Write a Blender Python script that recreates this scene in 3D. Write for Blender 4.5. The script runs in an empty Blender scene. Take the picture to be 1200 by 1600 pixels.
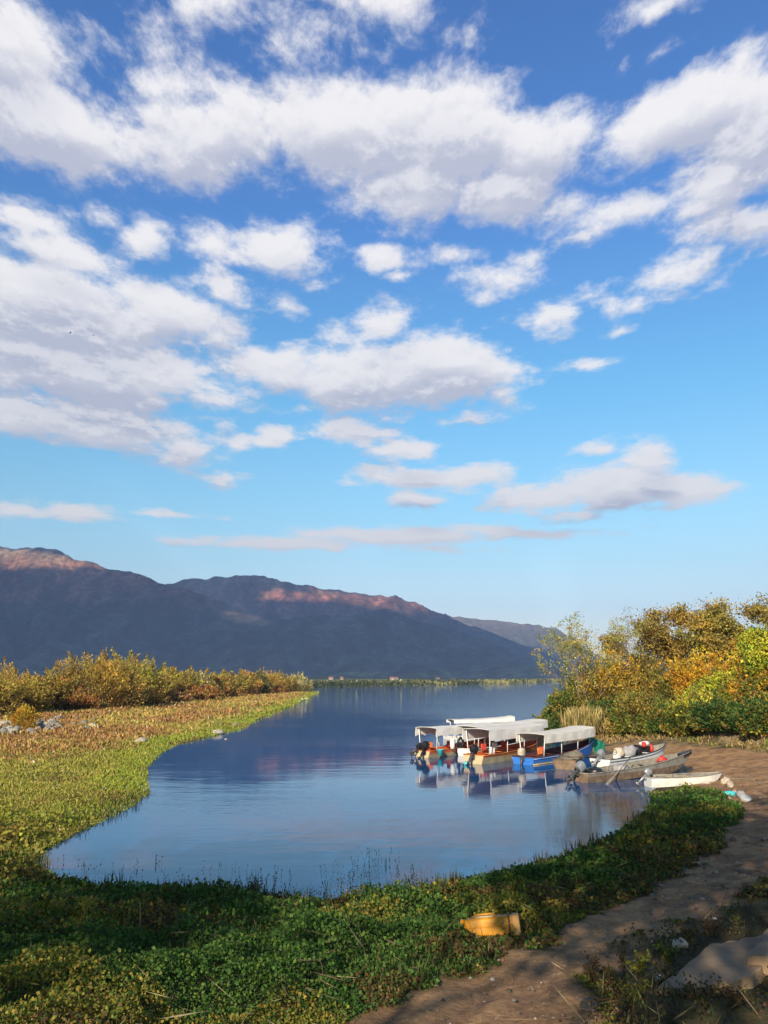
import bpy, math, random
import numpy as np
from mathutils import Vector, Matrix

random.seed(7)
RNG = np.random.default_rng(11)
R = math.radians
SC = bpy.context.scene
COL = SC.collection

# ------------------------------------------------------------------ camera
CAM_H = 5.0
PITCH = math.atan(260 / 1200)
cam = bpy.data.cameras.new('camera')
cam.sensor_fit = 'HORIZONTAL'; cam.sensor_width = 36; cam.lens = 36
cam.clip_start = 0.1; cam.clip_end = 60000
camo = bpy.data.objects.new('camera', cam); COL.objects.link(camo)
camo.location = (0, 0, CAM_H); camo.rotation_euler = (math.pi / 2 + PITCH, 0, 0)
SC.camera = camo
SC.render.resolution_x = 768; SC.render.resolution_y = 1024

# ------------------------------------------------------------------ light
SUN_EL = R(24.0)
SUN_H = np.array([-0.35, -0.94])            # horizontal direction towards the sun
SUN_H = SUN_H / np.linalg.norm(SUN_H)
SUN_DIR = np.array([SUN_H[0] * math.cos(SUN_EL), SUN_H[1] * math.cos(SUN_EL), math.sin(SUN_EL)])
sl = bpy.data.lights.new('sun', 'SUN'); sl.energy = 5.0; sl.angle = R(0.55); sl.color = (1.0, 0.86, 0.67)
so = bpy.data.objects.new('sun', sl); COL.objects.link(so)
so.rotation_euler = Vector(-SUN_DIR).to_track_quat('-Z', 'Y').to_euler()
SC.view_settings.view_transform = 'Standard'; SC.view_settings.look = 'None'
SC.view_settings.exposure = 0.75; SC.view_settings.gamma = 1.0
SC.cycles.max_bounces = 6; SC.cycles.diffuse_bounces = 2; SC.cycles.glossy_bounces = 3
SC.cycles.transmission_bounces = 3; SC.cycles.volume_bounces = 0; SC.cycles.transparent_max_bounces = 6
SC.cycles.caustics_reflective = False; SC.cycles.caustics_refractive = False

def ray(px, py):
    u = (px - 600) / 1200.0; v = (800 - py) / 1200.0
    c, s = math.cos(PITCH), math.sin(PITCH)
    return np.array([u, c - v * s, s + v * c])

# ------------------------------------------------------------------ world: sky texture with a cloud layer
W = bpy.data.worlds.new('World'); SC.world = W; W.use_nodes = True
wt = W.node_tree; wt.nodes.clear()

class NT:
    def __init__(s, tree): s.t = tree
    def n(s, typ, **kw):
        nd = s.t.nodes.new(typ)
        for k, v in kw.items(): setattr(nd, k, v)
        return nd
    def l(s, a, b): s.t.links.new(a, b)
    def setin(s, sock, v):
        if isinstance(v, bpy.types.NodeSocket): s.l(v, sock)
        else: sock.default_value = v
    def m(s, op, a, b=None, c=None, clamp=False):
        nd = s.n('ShaderNodeMath', operation=op); nd.use_clamp = clamp
        s.setin(nd.inputs[0], a)
        if b is not None: s.setin(nd.inputs[1], b)
        if c is not None: s.setin(nd.inputs[2], c)
        return nd.outputs[0]
    def v(s, op, a, b=None, c=None):
        nd = s.n('ShaderNodeVectorMath', operation=op)
        s.setin(nd.inputs[0], a)
        if b is not None: s.setin(nd.inputs[1], b)
        if c is not None: s.setin(nd.inputs[2], c)
        return nd.outputs[1] if op in ('LENGTH', 'DOT_PRODUCT', 'DISTANCE') else nd.outputs[0]
    def noise(s, vec, scale, detail=4, rough=0.55, dist=0.0, dim='3D', col=False):
        nd = s.n('ShaderNodeTexNoise', noise_dimensions=dim)
        if vec is not None: s.l(vec, nd.inputs['Vector'])
        nd.inputs['Scale'].default_value = scale; nd.inputs['Detail'].default_value = detail
        nd.inputs['Roughness'].default_value = rough; nd.inputs['Distortion'].default_value = dist
        return nd.outputs['Color' if col else 'Fac']
    def ramp(s, fac, stops):
        nd = s.n('ShaderNodeValToRGB'); el = nd.color_ramp.elements
        while len(el) < len(stops): el.new(0.5)
        for e, (p, c) in zip(el, stops):
            e.position = p
            e.color = (c, c, c, 1) if not isinstance(c, (tuple, list)) else (*c, 1)
        s.l(fac, nd.inputs[0]); return nd.outputs[0]
    def mix(s, fac, a, b, blend='MIX'):
        nd = s.n('ShaderNodeMix', data_type='RGBA', blend_type=blend)
        s.setin(nd.inputs[0], fac); s.setin(nd.inputs[6], a if isinstance(a, bpy.types.NodeSocket) else (*a, 1))
        s.setin(nd.inputs[7], b if isinstance(b, bpy.types.NodeSocket) else (*b, 1))
        return nd.outputs[2]
    def step(s, x, a, b):
        nd = s.n('ShaderNodeMapRange', interpolation_type='SMOOTHSTEP')
        s.setin(nd.inputs[0], x); nd.inputs[1].default_value = a; nd.inputs[2].default_value = b
        return nd.outputs[0]

# cloud masses: centre and half size as seen from the lake shore (deg-like units of the 1200 px photograph), weight
CL = [(-40, 60, 200, 110, 0.75), (150, 60, 170, 60, 0.45), (300, 20, 150, 70, 0.5), (450, 80, 150, 90, 0.42), (570, 10, 140, 60, 0.5), (520, 60, 90, 60, 0.35),
      (60, 190, 260, 105, 1.15), (230, 130, 90, 60, 0.5), (330, 215, 200, 110, 1.15), (520, 210, 220, 110, 1.15), (690, 215, 160, 120, 1.15),
      (820, 235, 150, 95, 1.09), (640, 290, 160, 85, 1.03), (760, 300, 180, 75, 0.98), (1060, 200, 170, 100, 1.15), (1190, 220, 170, 120, 1.15),
      (1100, 290, 150, 80, 0.98), (990, 330, 130, 45, 0.6), (1160, 360, 130, 45, 0.95), (880, 330, 130, 45, 0.6), (930, 370, 90, 20, 0.4),
      (1000, 10, 120, 35, 0.55), (960, 80, 60, 50, 0.4), (1020, 75, 70, 30, 0.38), (720, 30, 60, 30, 0.2),
      (30, 350, 80, 50, 0.65), (140, 335, 70, 25, 0.5), (210, 375, 65, 45, 0.8), (90, 410, 120, 45, 0.9), (440, 385, 110, 55, 0.95), (330, 380, 80, 40, 0.55),
      (585, 403, 50, 26, 0.75), (500, 440, 45, 24, 0.6), (440, 475, 60, 35, 0.5), (345, 450, 80, 45, 0.75),
      (60, 490, 300, 90, 1.1), (250, 500, 190, 75, 1.0), (120, 580, 260, 85, 1.1), (300, 620, 100, 40, 0.6), (60, 650, 180, 50, 0.9), (200, 670, 160, 50, 0.85),
      (310, 700, 85, 40, 0.8), (360, 740, 60, 16, 0.5), (425, 682, 40, 18, 0.6), (380, 690, 40, 20, 0.5),
      (430, 580, 150, 60, 0.85), (560, 590, 150, 75, 0.95), (690, 580, 150, 65, 1.0), (790, 605, 70, 40, 0.65), (590, 510, 110, 45, 0.6), (740, 645, 70, 18, 0.6),
      (700, 400, 90, 25, 0.48), (770, 440, 110, 40, 0.62), (820, 400, 60, 25, 0.45), (870, 500, 80, 40, 0.68), (950, 470, 100, 35, 0.62), (1060, 430, 120, 38, 0.68), (985, 510, 40, 14, 0.5),
      (930, 562, 60, 22, 0.62), (610, 430, 30, 14, 0.5),
      (560, 675, 100, 26, 0.95), (640, 695, 75, 26, 0.85), (640, 745, 120, 32, 1.0), (730, 745, 80, 32, 1.0), (650, 780, 60, 20, 0.7),
      (850, 778, 120, 30, 1.0), (960, 758, 120, 52, 1.25), (1010, 720, 70, 50, 0.95), (930, 700, 50, 26, 0.45), (1065, 768, 115, 34, 1.2), (900, 800, 90, 16, 0.6),
      (100, 800, 140, 15, 0.75), (250, 806, 120, 9, 0.5), (30, 792, 90, 16, 0.6),
      (430, 850, 200, 16, 0.95), (620, 838, 260, 18, 1.05), (800, 832, 230, 14, 0.85), (700, 858, 160, 9, 0.35)]

def azel(px, py):
    d = ray(px, py); d = d / np.linalg.norm(d)
    return math.atan2(d[0], d[1]), math.asin(d[2])

grp = bpy.data.node_groups.new('cloud_density', 'ShaderNodeTree')
grp.interface.new_socket('P', in_out='INPUT', socket_type='NodeSocketVector')
grp.interface.new_socket('D', in_out='OUTPUT', socket_type='NodeSocketFloat')
g = NT(grp); gi = g.n('NodeGroupInput'); go = g.n('NodeGroupOutput')
P = gi.outputs[0]
# fractal domain: flattens towards the horizon like a real layer of clouds
sx = g.n('ShaderNodeSeparateXYZ'); g.l(P, sx.inputs[0])
elc = g.m('MAXIMUM', sx.outputs[1], 0.0)
den = g.m('ADD', elc, 0.16)
qx = g.m('DIVIDE', g.m('MULTIPLY', sx.outputs[0], g.m('COSINE', sx.outputs[1])), g.m('POWER', den, 0.40))
qy = g.m('MULTIPLY', g.m('POWER', den, -0.5), 1.9)
q = g.n('ShaderNodeCombineXYZ'); g.l(qx, q.inputs[0]); g.l(qy, q.inputs[1]); q.inputs[2].default_value = 3.7
wrp = g.noise(q.outputs[0], 3.6, 5, 0.6, col=True)
wrp2 = g.v('MULTIPLY', g.v('SUBTRACT', wrp, (0.5, 0.5, 0.5)), (0.11, 0.085, 0))
hb = g.m('MULTIPLY', elc, 2.0, clamp=True)
wv = g.n('ShaderNodeCombineXYZ'); g.l(g.m('ADD', 0.35, hb), wv.inputs[0]); g.l(g.m('ADD', 0.10, g.m('MULTIPLY', hb, 1.0)), wv.inputs[1])
Pw = g.v('ADD', P, g.v('MULTIPLY', wrp2, wv.outputs[0]))
acc = None
for (cx, cy, rx, ry, w) in CL:
    a, e = azel(cx, cy); k = math.cos(math.atan((800 - cy) / 1200)) ** 1.4
    ra = rx / 1200 * k / math.cos(e); re = ry / 1200 * k
    sX, sY = 1 / ra, 1 / re
    L = g.v('LENGTH', g.v('MULTIPLY_ADD', Pw, (sX, sY, 0), (-a * sX, -e * sY, 0)))
    d = g.m('MULTIPLY_ADD', L, -w, w)
    acc = d if acc is None else g.m('SMOOTH_MAX', acc, d, 0.12)
fb = g.noise(q.outputs[0], 12.0, 10, 0.66, 0.1)
fb2 = g.noise(q.outputs[0], 4.5, 3, 0.5)
nz = g.m('ADD', g.m('MULTIPLY', g.m('SUBTRACT', fb, 0.5), 1.85), g.m('MULTIPLY_ADD', g.m('SUBTRACT', fb2, 0.5), 0.45, -0.14))
accs = g.m('MAXIMUM', acc, -0.5)
g.l(g.m('ADD', accs, nz), go.inputs[0])
grp.interface.new_socket('S', in_out='OUTPUT', socket_type='NodeSocketFloat')
g.l(g.m('ADD', accs, g.m('ADD', g.m('MULTIPLY', g.m('SUBTRACT', fb2, 0.5), 0.9), g.m('MULTIPLY', g.m('SUBTRACT', fb, 0.5), 0.35))), go.inputs[1])

w = NT(wt)
tc = w.n('ShaderNodeTexCoord')
dirn = w.v('NORMALIZE', tc.outputs['Generated'])
sp = w.n('ShaderNodeSeparateXYZ'); w.l(dirn, sp.inputs[0])
az = w.m('ARCTAN2', sp.outputs[0], sp.outputs[1]); el = w.m('ARCSINE', sp.outputs[2])
pc = w.n('ShaderNodeCombineXYZ'); w.l(az, pc.inputs[0]); w.l(el, pc.inputs[1])
def dens(off):
    gn = w.n('ShaderNodeGroup'); gn.node_tree = grp
    w.l(w.v('ADD', pc.outputs[0], off) if off else pc.outputs[0], gn.inputs[0]); return gn.outputs
D0, S0 = dens(None); D1, S1 = dens((-0.012, 0.040, 0)); D2, S2 = dens((-0.004, 0.011, 0))
alpha = w.m('MULTIPLY', w.step(D0, -0.10, 0.46), 0.96)
shade = w.step(w.m('SUBTRACT', S1, w.m('MULTIPLY', S0, 0.15)), 0.0, 0.75)
lump = w.step(w.m('SUBTRACT', D0, D2), -0.16, 0.22)
ccol = w.mix(shade, (0.575, 0.565, 0.58), (0.345, 0.36, 0.435))
ccol = w.mix(w.m('MULTIPLY', lump, 0.5), ccol, (0.68, 0.66, 0.65))
sky = w.n('ShaderNodeTexSky', sky_type='NISHITA'); sky.sun_disc = False
sky.sun_elevation = SUN_EL; sky.sun_rotation = math.atan2(SUN_DIR[0], SUN_DIR[1])
sky.air_density = 1.0; sky.dust_density = 0.6; sky.ozone_density = 2.5; sky.altitude = 50
skyc = w.v('SCALE', sky.outputs[0]); wt.nodes[-1].inputs['Scale'].default_value = 0.112
# the deeper blue of the upper sky in the photograph
tint = w.ramp(w.m('MULTIPLY', el, 1.25, clamp=True), [(0.0, (1.34, 1.07, 0.96)), (0.10, (1.25, 1.13, 1.00)), (0.26, (0.92, 1.17, 1.06)), (0.46, (0.62, 1.13, 1.17)), (0.72, (0.50, 0.90, 1.26)), (1.0, (0.47, 0.82, 1.24))])
skyc = w.mix(1.0, skyc, tint, 'MULTIPLY')
final = w.mix(alpha, skyc, ccol)
bgn = w.n('ShaderNodeBackground'); w.l(final, bgn.inputs[0]); bgn.inputs[1].default_value = 1.0
wo = w.n('ShaderNodeOutputWorld'); w.l(bgn.outputs[0], wo.inputs[0])
W.cycles.sampling_method = 'MANUAL'; W.cycles.sample_map_resolution = 512

# ------------------------------------------------------------------ numeric noise
def _lat(seed): return np.random.default_rng(seed).random((256, 256))
_L = [_lat(i) for i in range(4)]
def vnoise(x, y, seed=0):
    x = np.asarray(x, float); y = np.asarray(y, float)
    xi = np.floor(x).astype(int); yi = np.floor(y).astype(int); fx = x - xi; fy = y - yi
    fx = fx * fx * (3 - 2 * fx); fy = fy * fy * (3 - 2 * fy); L = _L[seed % 4]
    a = L[xi & 255, yi & 255]; b = L[(xi + 1) & 255, yi & 255]; c = L[xi & 255, (yi + 1) & 255]; d = L[(xi + 1) & 255, (yi + 1) & 255]
    return (a * (1 - fx) + b * fx) * (1 - fy) + (c * (1 - fx) + d * fx) * fy
def fbm(x, y, o=4, seed=0, g=0.5):
    s = 0; a = 1; t = 0
    for i in range(o):
        s = s + a * vnoise(x * 2 ** i + 17 * i, y * 2 ** i + 31 * i, seed + i); t += a; a *= g
    return s / t
def sst(x, a, b):
    t = np.clip((np.asarray(x, float) - a) / (b - a), 0, 1); return t * t * (3 - 2 * t)

# ------------------------------------------------------------------ land shape
def P0(px, py, z=0.0):
    d = ray(px, py); t = (z - CAM_H) / d[2]; return np.array([d[0] * t, d[1] * t, z])
def PY(px, py, y):
    d = ray(px, py); t = y / d[1]; return np.array([d[0] * t, y, CAM_H + d[2] * t])

shore_px = [(499, 1081), (478, 1093), (440, 1108), (395, 1126), (378, 1138), (330, 1150), (272, 1163), (240, 1180), (222, 1200), (220, 1222),
            (224, 1240), (192, 1262), (152, 1282), (100, 1306), (55, 1330), (38, 1352), (70, 1378), (140, 1388), (220, 1398), (330, 1396),
            (400, 1406), (500, 1416), (600, 1408), (690, 1393), (760, 1376), (830, 1362), (890, 1343), (945, 1322), (985, 1300), (1015, 1275), (1030, 1252),
            (1018, 1236), (1040, 1222), (1068, 1212), (1075, 1202), (1050, 1192), (1010, 1184), (960, 1178), (930, 1170), (890, 1158), (852, 1143), (848, 1135)]
shore = [P0(*p)[:2] for p in shore_px]
tip = shore[0]
poly = [(-2500, 120), (-700, 330), (-300, 330), (-90, 300), (tip[0] - 14, tip[1] + 16)] + [tuple(p) for p in shore] + \
       [(19, 98), (30, 125), (60, 190), (200, 300), (700, 400), (2500, 300), (2500, -2500), (-2500, -2500)]
POLY = np.array(poly)

def sdist(x, y, poly=POLY):
    x = np.ravel(np.asarray(x, float)); y = np.ravel(np.asarray(y, float)); out = np.empty(x.size)
    A = poly; B = np.roll(poly, -1, 0); E = B - A; LL = (E ** 2).sum(1)
    for s in range(0, x.size, 40000):
        X = x[s:s + 40000, None]; Y = y[s:s + 40000, None]
        t = np.clip(((X - A[:, 0]) * E[:, 0] + (Y - A[:, 1]) * E[:, 1]) / LL, 0, 1)
        dx = X - A[:, 0] - t * E[:, 0]; dy = Y - A[:, 1] - t * E[:, 1]
        d = np.sqrt((dx * dx + dy * dy).min(1))
        c = ((A[:, 1] > Y) != (B[:, 1] > Y)) & (X < (B[:, 0] - A[:, 0]) * (Y - A[:, 1]) / (B[:, 1] - A[:, 1] + 1e-12) + A[:, 0])
        ins = (c.sum(1) % 2) == 1
        out[s:s + 40000] = np.where(ins, d, -d)
    return out

def HD(x, y):
    x = np.asarray(x, float); y = np.asarray(y, float); shp = x.shape
    d = sdist(x, y).reshape(shp); dn = d + (fbm(x * .7, y * .7, 3, 1) - .5) * 0.9 * sst(np.abs(y), 10, 30)
    near = sst(y, 34, 24) * sst(x, -40, -14)
    sl = 0.030 + 0.125 * near
    rgt = sst(x, 4, 10) * (1 - near)
    sl = sl + 0.075 * rgt
    cap = 0.8 + 2.4 * near + 0.5 * rgt
    h = np.where(dn > 0, cap * (1 - np.exp(-sl * dn / cap)), np.maximum(dn * 0.25, -1.6))
    mound = np.clip((d - 7.5) * 0.42, 0, 40); mound = 4.2 * (1 - np.exp(-mound / 4.2))
    h = h + mound * sst(y, 38, 50) * sst(x, 6, 12) * sst(d, 6, 9)
    h = h + np.where(d > 0.4, (fbm(x * .8, y * .8, 4, 2) - .5) * 0.16 * sst(d, .3, 2.5), 0)
    return h, d
def Hh(x, y): return HD(np.array([x], float), np.array([y], float))[0][0]
def G(px, py, up=0.0):
    d = ray(px, py); t = np.linspace(3, 420, 6000); X = d[0] * t; Y = d[1] * t; Z = CAM_H + d[2] * t
    h = np.maximum(HD(X, Y)[0], 0) + up; k = np.argmax(Z < h)
    return np.array([X[k], Y[k], h[k]])

# ------------------------------------------------------------------ helpers
def tag(o, label=None, cat=None, group=None, kind=None):
    if label: o['label'] = label
    if cat: o['category'] = cat
    if group: o['group'] = group
    if kind: o['kind'] = kind
    return o
def empty(name, loc=(0, 0, 0), rz=0.0, label=None, cat=None, group=None):
    o = bpy.data.objects.new(name, None); COL.objects.link(o); o.location = loc; o.rotation_euler = (0, 0, rz)
    o.empty_display_size = .2
    return tag(o, label, cat, group)

class MB:
    def __init__(s): s.v = []; s.f = []; s.mi = []; s.sm = []
    def add(s, vs, fs, mi=0, sm=False):
        k = len(s.v); s.v += [tuple(map(float, p)) for p in vs]
        for f in fs: s.f.append(tuple(k + i for i in f)); s.mi.append(mi); s.sm.append(sm)
    def box(s, c, size, mi=0, rot=None, bev=0.0):
        x, y, z = [a / 2 for a in size]
        M = Matrix.Identity(3) if rot is None else rot
        if bev <= 0:
            vs = [(i * x, j * y, k * z) for i in (-1, 1) for j in (-1, 1) for k in (-1, 1)]
            fs = [(0, 1, 3, 2), (4, 6, 7, 5), (0, 4, 5, 1), (2, 3, 7, 6), (0, 2, 6, 4), (1, 5, 7, 3)]
        else:
            b = min(bev, x * .9, y * .9, z * .9); vs = []; idx = {}
            for ax in range(3):
                for i in (-1, 1):
                    for j in (-1, 1):
                        for k in (-1, 1):
                            p = [i * (x - b), j * (y - b), k * (z - b)]; p[ax] = (i, j, k)[ax] * (x, y, z)[ax]
                            idx[(ax, i, j, k)] = len(vs); vs.append(tuple(p))
            fs = []
            for ax in range(3):
                o = [a for a in range(3) if a != ax]
                for sgn in (-1, 1):
                    q = []
                    for (a, b2) in ((-1, -1), (1, -1), (1, 1), (-1, 1)):
                        t = [0, 0, 0]; t[ax] = sgn; t[o[0]] = a; t[o[1]] = b2; q.append(idx[(ax, *t)])
                    fs.append(tuple(q))
            for a1 in range(3):
                for a2 in range(a1 + 1, 3):
                    o = 3 - a1 - a2
                    for s1 in (-1, 1):
                        for s2 in (-1, 1):
                            q = []
                            for (ax, e) in ((a1, -1), (a1, 1), (a2, 1), (a2, -1)):
                                t = [0, 0, 0]; t[a1] = s1; t[a2] = s2; t[o] = e; q.append(idx[(ax, *t)])
                            fs.append(tuple(q))
            for i in (-1, 1):
                for j in (-1, 1):
                    for k in (-1, 1): fs.append((idx[(0, i, j, k)], idx[(1, i, j, k)], idx[(2, i, j, k)]))
        vs = [tuple(Vector(c) + M @ Vector(v)) for v in vs]
        s.add(vs, fs, mi)
    def tube(s, pts, rad, n=6, mi=0, cap=True, sm=True):
        pts = [Vector(p) for p in pts]
        if not hasattr(rad, '__len__'): rad = [rad] * len(pts)
        vs = []; fs = []
        for i, p in enumerate(pts):
            t = (pts[min(i + 1, len(pts) - 1)] - pts[max(i - 1, 0)])
            t = t.normalized() if t.length > 1e-9 else Vector((0, 0, 1))
            a = t.cross(Vector((0.31, 0.2, 1)) if abs(t.z) < .95 else Vector((1, 0.1, 0))).normalized(); b = t.cross(a)
            for k in range(n):
                an = 2 * math.pi * k / n
                vs.append(p + (a * math.cos(an) + b * math.sin(an)) * rad[i])
        for i in range(len(pts) - 1):
            for k in range(n):
                fs.append((i * n + k, i * n + (k + 1) % n, (i + 1) * n + (k + 1) % n, (i + 1) * n + k))
        if cap: fs.append(tuple(range(n - 1, -1, -1))); fs.append(tuple((len(pts) - 1) * n + k for k in range(n)))
        s.add(vs, fs, mi, sm)
    def build(s, name, mats, parent=None, loc=None, rz=None):
        me = bpy.data.meshes.new(name); me.from_pydata(s.v, [], s.f)
        if not isinstance(mats, (list, tuple)): mats = [mats]
        for m in mats: me.materials.append(m)
        me.polygons.foreach_set('material_index', s.mi); me.polygons.foreach_set('use_smooth', s.sm); me.update()
        o = bpy.data.objects.new(name, me); COL.objects.link(o)
        if parent is not None: o.parent = parent
        if loc is not None: o.location = loc
        if rz is not None: o.rotation_euler = (0, 0, rz)
        return o

def npmesh(name, V, F, mats, cols=None, parent=None, smooth=False, attrs=None, loc=None):
    """V (n,3), F (m,k) all faces with k corners"""
    me = bpy.data.meshes.new(name); V = np.asarray(V, np.float32); F = np.asarray(F, np.int32); k = F.shape[1]
    me.vertices.add(len(V)); me.vertices.foreach_set('co', V.ravel())
    me.loops.add(F.size); me.loops.foreach_set('vertex_index', F.ravel())
    me.polygons.add(len(F)); me.polygons.foreach_set('loop_start', np.arange(0, F.size, k, dtype=np.int32))
    me.polygons.foreach_set('loop_total', np.full(len(F), k, np.int32))
    if smooth: me.polygons.foreach_set('use_smooth', np.ones(len(F), bool))
    me.update(calc_edges=True)
    if cols is not None:
        a = me.color_attributes.new('tone', 'FLOAT_COLOR', 'POINT')
        c = np.ones((len(V), 4), np.float32); c[:, :3] = cols; a.data.foreach_set('color', c.ravel())
    for nm, arr in (attrs or {}).items():
        a = me.attributes.new(nm, 'FLOAT', 'POINT'); a.data.foreach_set('value', np.asarray(arr, np.float32).ravel())
    me.materials.append(mats)
    o = bpy.data.objects.new(name, me); COL.objects.link(o)
    if parent is not None: o.parent = parent
    if loc is not None: o.location = loc
    return o

# ------------------------------------------------------------------ materials
def newmat(name):
    m = bpy.data.materials.new(name); m.use_nodes = True; m.node_tree.nodes.clear()
    t = NT(m.node_tree); o = t.n('ShaderNodeOutputMaterial'); return m, t, o
def mat(name, col, rough=0.6, var=0.12, scale=8.0, metal=0.0, bump=0.0, dirt=None, spec=0.4):
    m, t, o = newmat(name)
    b = t.n('ShaderNodeBsdfPrincipled'); tc = t.n('ShaderNodeTexCoord')
    nz = t.noise(tc.outputs['Object'], scale, 5, 0.6)
    c = t.mix(t.step(nz, 0.3, 0.7), tuple(x * (1 - var) for x in col), tuple(min(1, x * (1 + var)) for x in col))
    if dirt:
        n2 = t.noise(tc.outputs['Object'], scale * .35, 6, 0.7, 0.4)
        c = t.mix(t.m('MULTIPLY', t.step(n2, 0.48, 0.66), dirt[1]), c, dirt[0])
    t.l(c, b.inputs['Base Color']); b.inputs['Roughness'].default_value = rough; b.inputs['Metallic'].default_value = metal
    b.inputs['Specular IOR Level'].default_value = spec
    if bump:
        bp = t.n('ShaderNodeBump'); bp.inputs['Strength'].default_value = bump; bp.inputs['Distance'].default_value = 0.02
        t.l(t.noise(tc.outputs['Object'], scale * 2.5, 6, 0.65), bp.inputs['Height']); t.l(bp.outputs[0], b.inputs['Normal'])
    t.l(b.outputs[0], o.inputs[0]); return m
def leafmat(name, trans=0.35, rough=0.6):
    m, t, o = newmat(name)
    at = t.n('ShaderNodeAttribute', attribute_name='tone')
    b = t.n('ShaderNodeBsdfPrincipled'); t.l(at.outputs['Color'], b.inputs['Base Color']); b.inputs['Roughness'].default_value = rough
    b.inputs['Specular IOR Level'].default_value = 0.25
    tr = t.n('ShaderNodeBsdfTranslucent')
    t.l(t.mix(1.0, at.outputs['Color'], (1.15, 1.15, 0.6), 'MULTIPLY'), tr.inputs[0])
    mx = t.n('ShaderNodeMixShader'); mx.inputs[0].default_value = trans
    t.l(b.outputs[0], mx.inputs[1]); t.l(tr.outputs[0], mx.inputs[2]); t.l(mx.outputs[0], o.inputs[0]); return m
LEAF = leafmat('leaf'); GRASSM = leafmat('grass_blade', 0.25, 0.7)
BARK = mat('bark', (0.12, 0.085, 0.06), 0.9, .3, 6, bump=.4)
BARKL = mat('pale_bark', (0.32, 0.22, 0.15), 0.9, .3, 6, bump=.4)
STONE = mat('stone', (0.40, 0.37, 0.33), 0.9, .25, 3, bump=.6, dirt=((0.2, 0.17, 0.13), .5))
CONC = mat('concrete', (0.27, 0.185, 0.11), 0.92, .14, 2.2, bump=.5, dirt=((0.13, 0.10, 0.075), .6))
WHITE = mat('white_paint', (0.80, 0.78, 0.73), 0.5, .05, 3, dirt=((0.45, 0.40, 0.32), .45))
WHITEP = mat('white_post', (0.82, 0.82, 0.80), 0.4, .03, 3)
CANV = mat('white_canvas', (0.92, 0.89, 0.84), 0.7, .03, 1.2, bump=.15, dirt=((0.70, 0.64, 0.54), .5))
CANV2 = mat('cream_canvas', (0.90, 0.86, 0.78), 0.7, .04, 1.2, bump=.15, dirt=((0.62, 0.55, 0.44), .5))
for _m in (CANV, CANV2):
    _t = NT(_m.node_tree); _o = [n_ for n_ in _m.node_tree.nodes if n_.type == 'OUTPUT_MATERIAL'][0]; _b = [n_ for n_ in _m.node_tree.nodes if n_.type == 'BSDF_PRINCIPLED'][0]
    _tr = _t.n('ShaderNodeBsdfTranslucent'); _tr.inputs[0].default_value = (.86, .80, .68, 1); _x = _t.n('ShaderNodeMixShader'); _x.inputs[0].default_value = .20
    _t.l(_b.outputs[0], _x.inputs[1]); _t.l(_tr.outputs[0], _x.inputs[2]); _t.l(_x.outputs[0], _o.inputs[0])
CREAM = mat('cream_paint', (0.56, 0.45, 0.27), 0.5, .08, 3, dirt=((0.30, 0.23, 0.14), .6))
ORANGE = mat('orange_paint', (0.62, 0.20, 0.05), 0.5, .15, 3, dirt=((0.30, 0.12, 0.05), .5))
REDOR = mat('red_orange_paint', (0.60, 0.13, 0.045), 0.5, .15, 3, dirt=((0.30, 0.10, 0.05), .5))
BLUE = mat('blue_paint', (0.035, 0.17, 0.56), 0.4, .12, 3, dirt=((0.10, 0.2, 0.42), .5))
LBLUE = mat('light_blue_paint', (0.35, 0.55, 0.80), 0.45, .08, 3)
MAROON = mat('maroon_paint', (0.11, 0.035, 0.035), 0.6, .2, 3)
TIMBER = mat('weathered_timber', (0.20, 0.135, 0.085), 0.85, .3, 4, bump=.3, dirt=((0.08, 0.06, 0.045), .6))
GREYT = mat('grey_timber', (0.25, 0.23, 0.19), 0.85, .2, 4, bump=.3, dirt=((0.12, 0.10, 0.08), .6))
DARK = mat('black_plastic', (0.018, 0.018, 0.02), 0.35, .3, 6)
DGREY = mat('dark_grey', (0.06, 0.065, 0.07), 0.4, .2, 6)
GREYM = mat('grey_metal', (0.34, 0.35, 0.36), 0.35, .2, 6, metal=.4)
TEAL = mat('teal_plastic', (0.06, 0.50, 0.56), 0.45, .08, 5)
GTARP = mat('green_tarp', (0.015, 0.19, 0.115), 0.55, .2, 2.5, bump=.5)
RED = mat('red_plastic', (0.55, 0.04, 0.03), 0.45, .1, 6)
YEL = mat('yellow_plastic', (0.60, 0.26, 0.012), 0.55, .12, 5, bump=.15, dirt=((0.30, 0.15, 0.04), .75))
YELP = mat('faded_yellow_plastic', (0.52, 0.28, 0.08), 0.6, .1, 4, dirt=((0.30, 0.18, 0.09), .6))
LIT = mat('white_litter', (0.72, 0.71, 0.68), 0.6, .08, 12)
GREYC = mat('grey_cloth', (0.30, 0.30, 0.31), 0.9, .2, 6, bump=.4)
TANC = mat('tan_cloth', (0.50, 0.42, 0.32), 0.9, .2, 6, bump=.4)

# ------------------------------------------------------------------ ground sheet
def path_poly(pxs): return np.array([G(*p)[:2] for p in pxs])
PATHP = path_poly([(430, 1640), (560, 1600), (640, 1560), (720, 1528), (800, 1493), (870, 1462), (940, 1424), (1010, 1392), (1075, 1358), (1125, 1325), (1150, 1290), (1160, 1262),
                   (1142, 1245), (1118, 1236), (1080, 1225), (1066, 1206), (1040, 1194), (1000, 1183), (955, 1176), (950, 1166), (985, 1163), (1040, 1163), (1100, 1168), (1160, 1172), (1215, 1180), (1300, 1190),
                   (1290, 1300), (1215, 1368), (1150, 1408), (1080, 1440), (1010, 1465), (950, 1490), (925, 1530), (905, 1570), (880, 1640)])
def pathmask(x, y):
    d = sdist(x, y, PATHP).reshape(np.shape(x)); return sst(d + (fbm(x * 1.5, y * 1.5, 4, 3) - .5) * 1.4, -0.35, 0.35)

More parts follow.
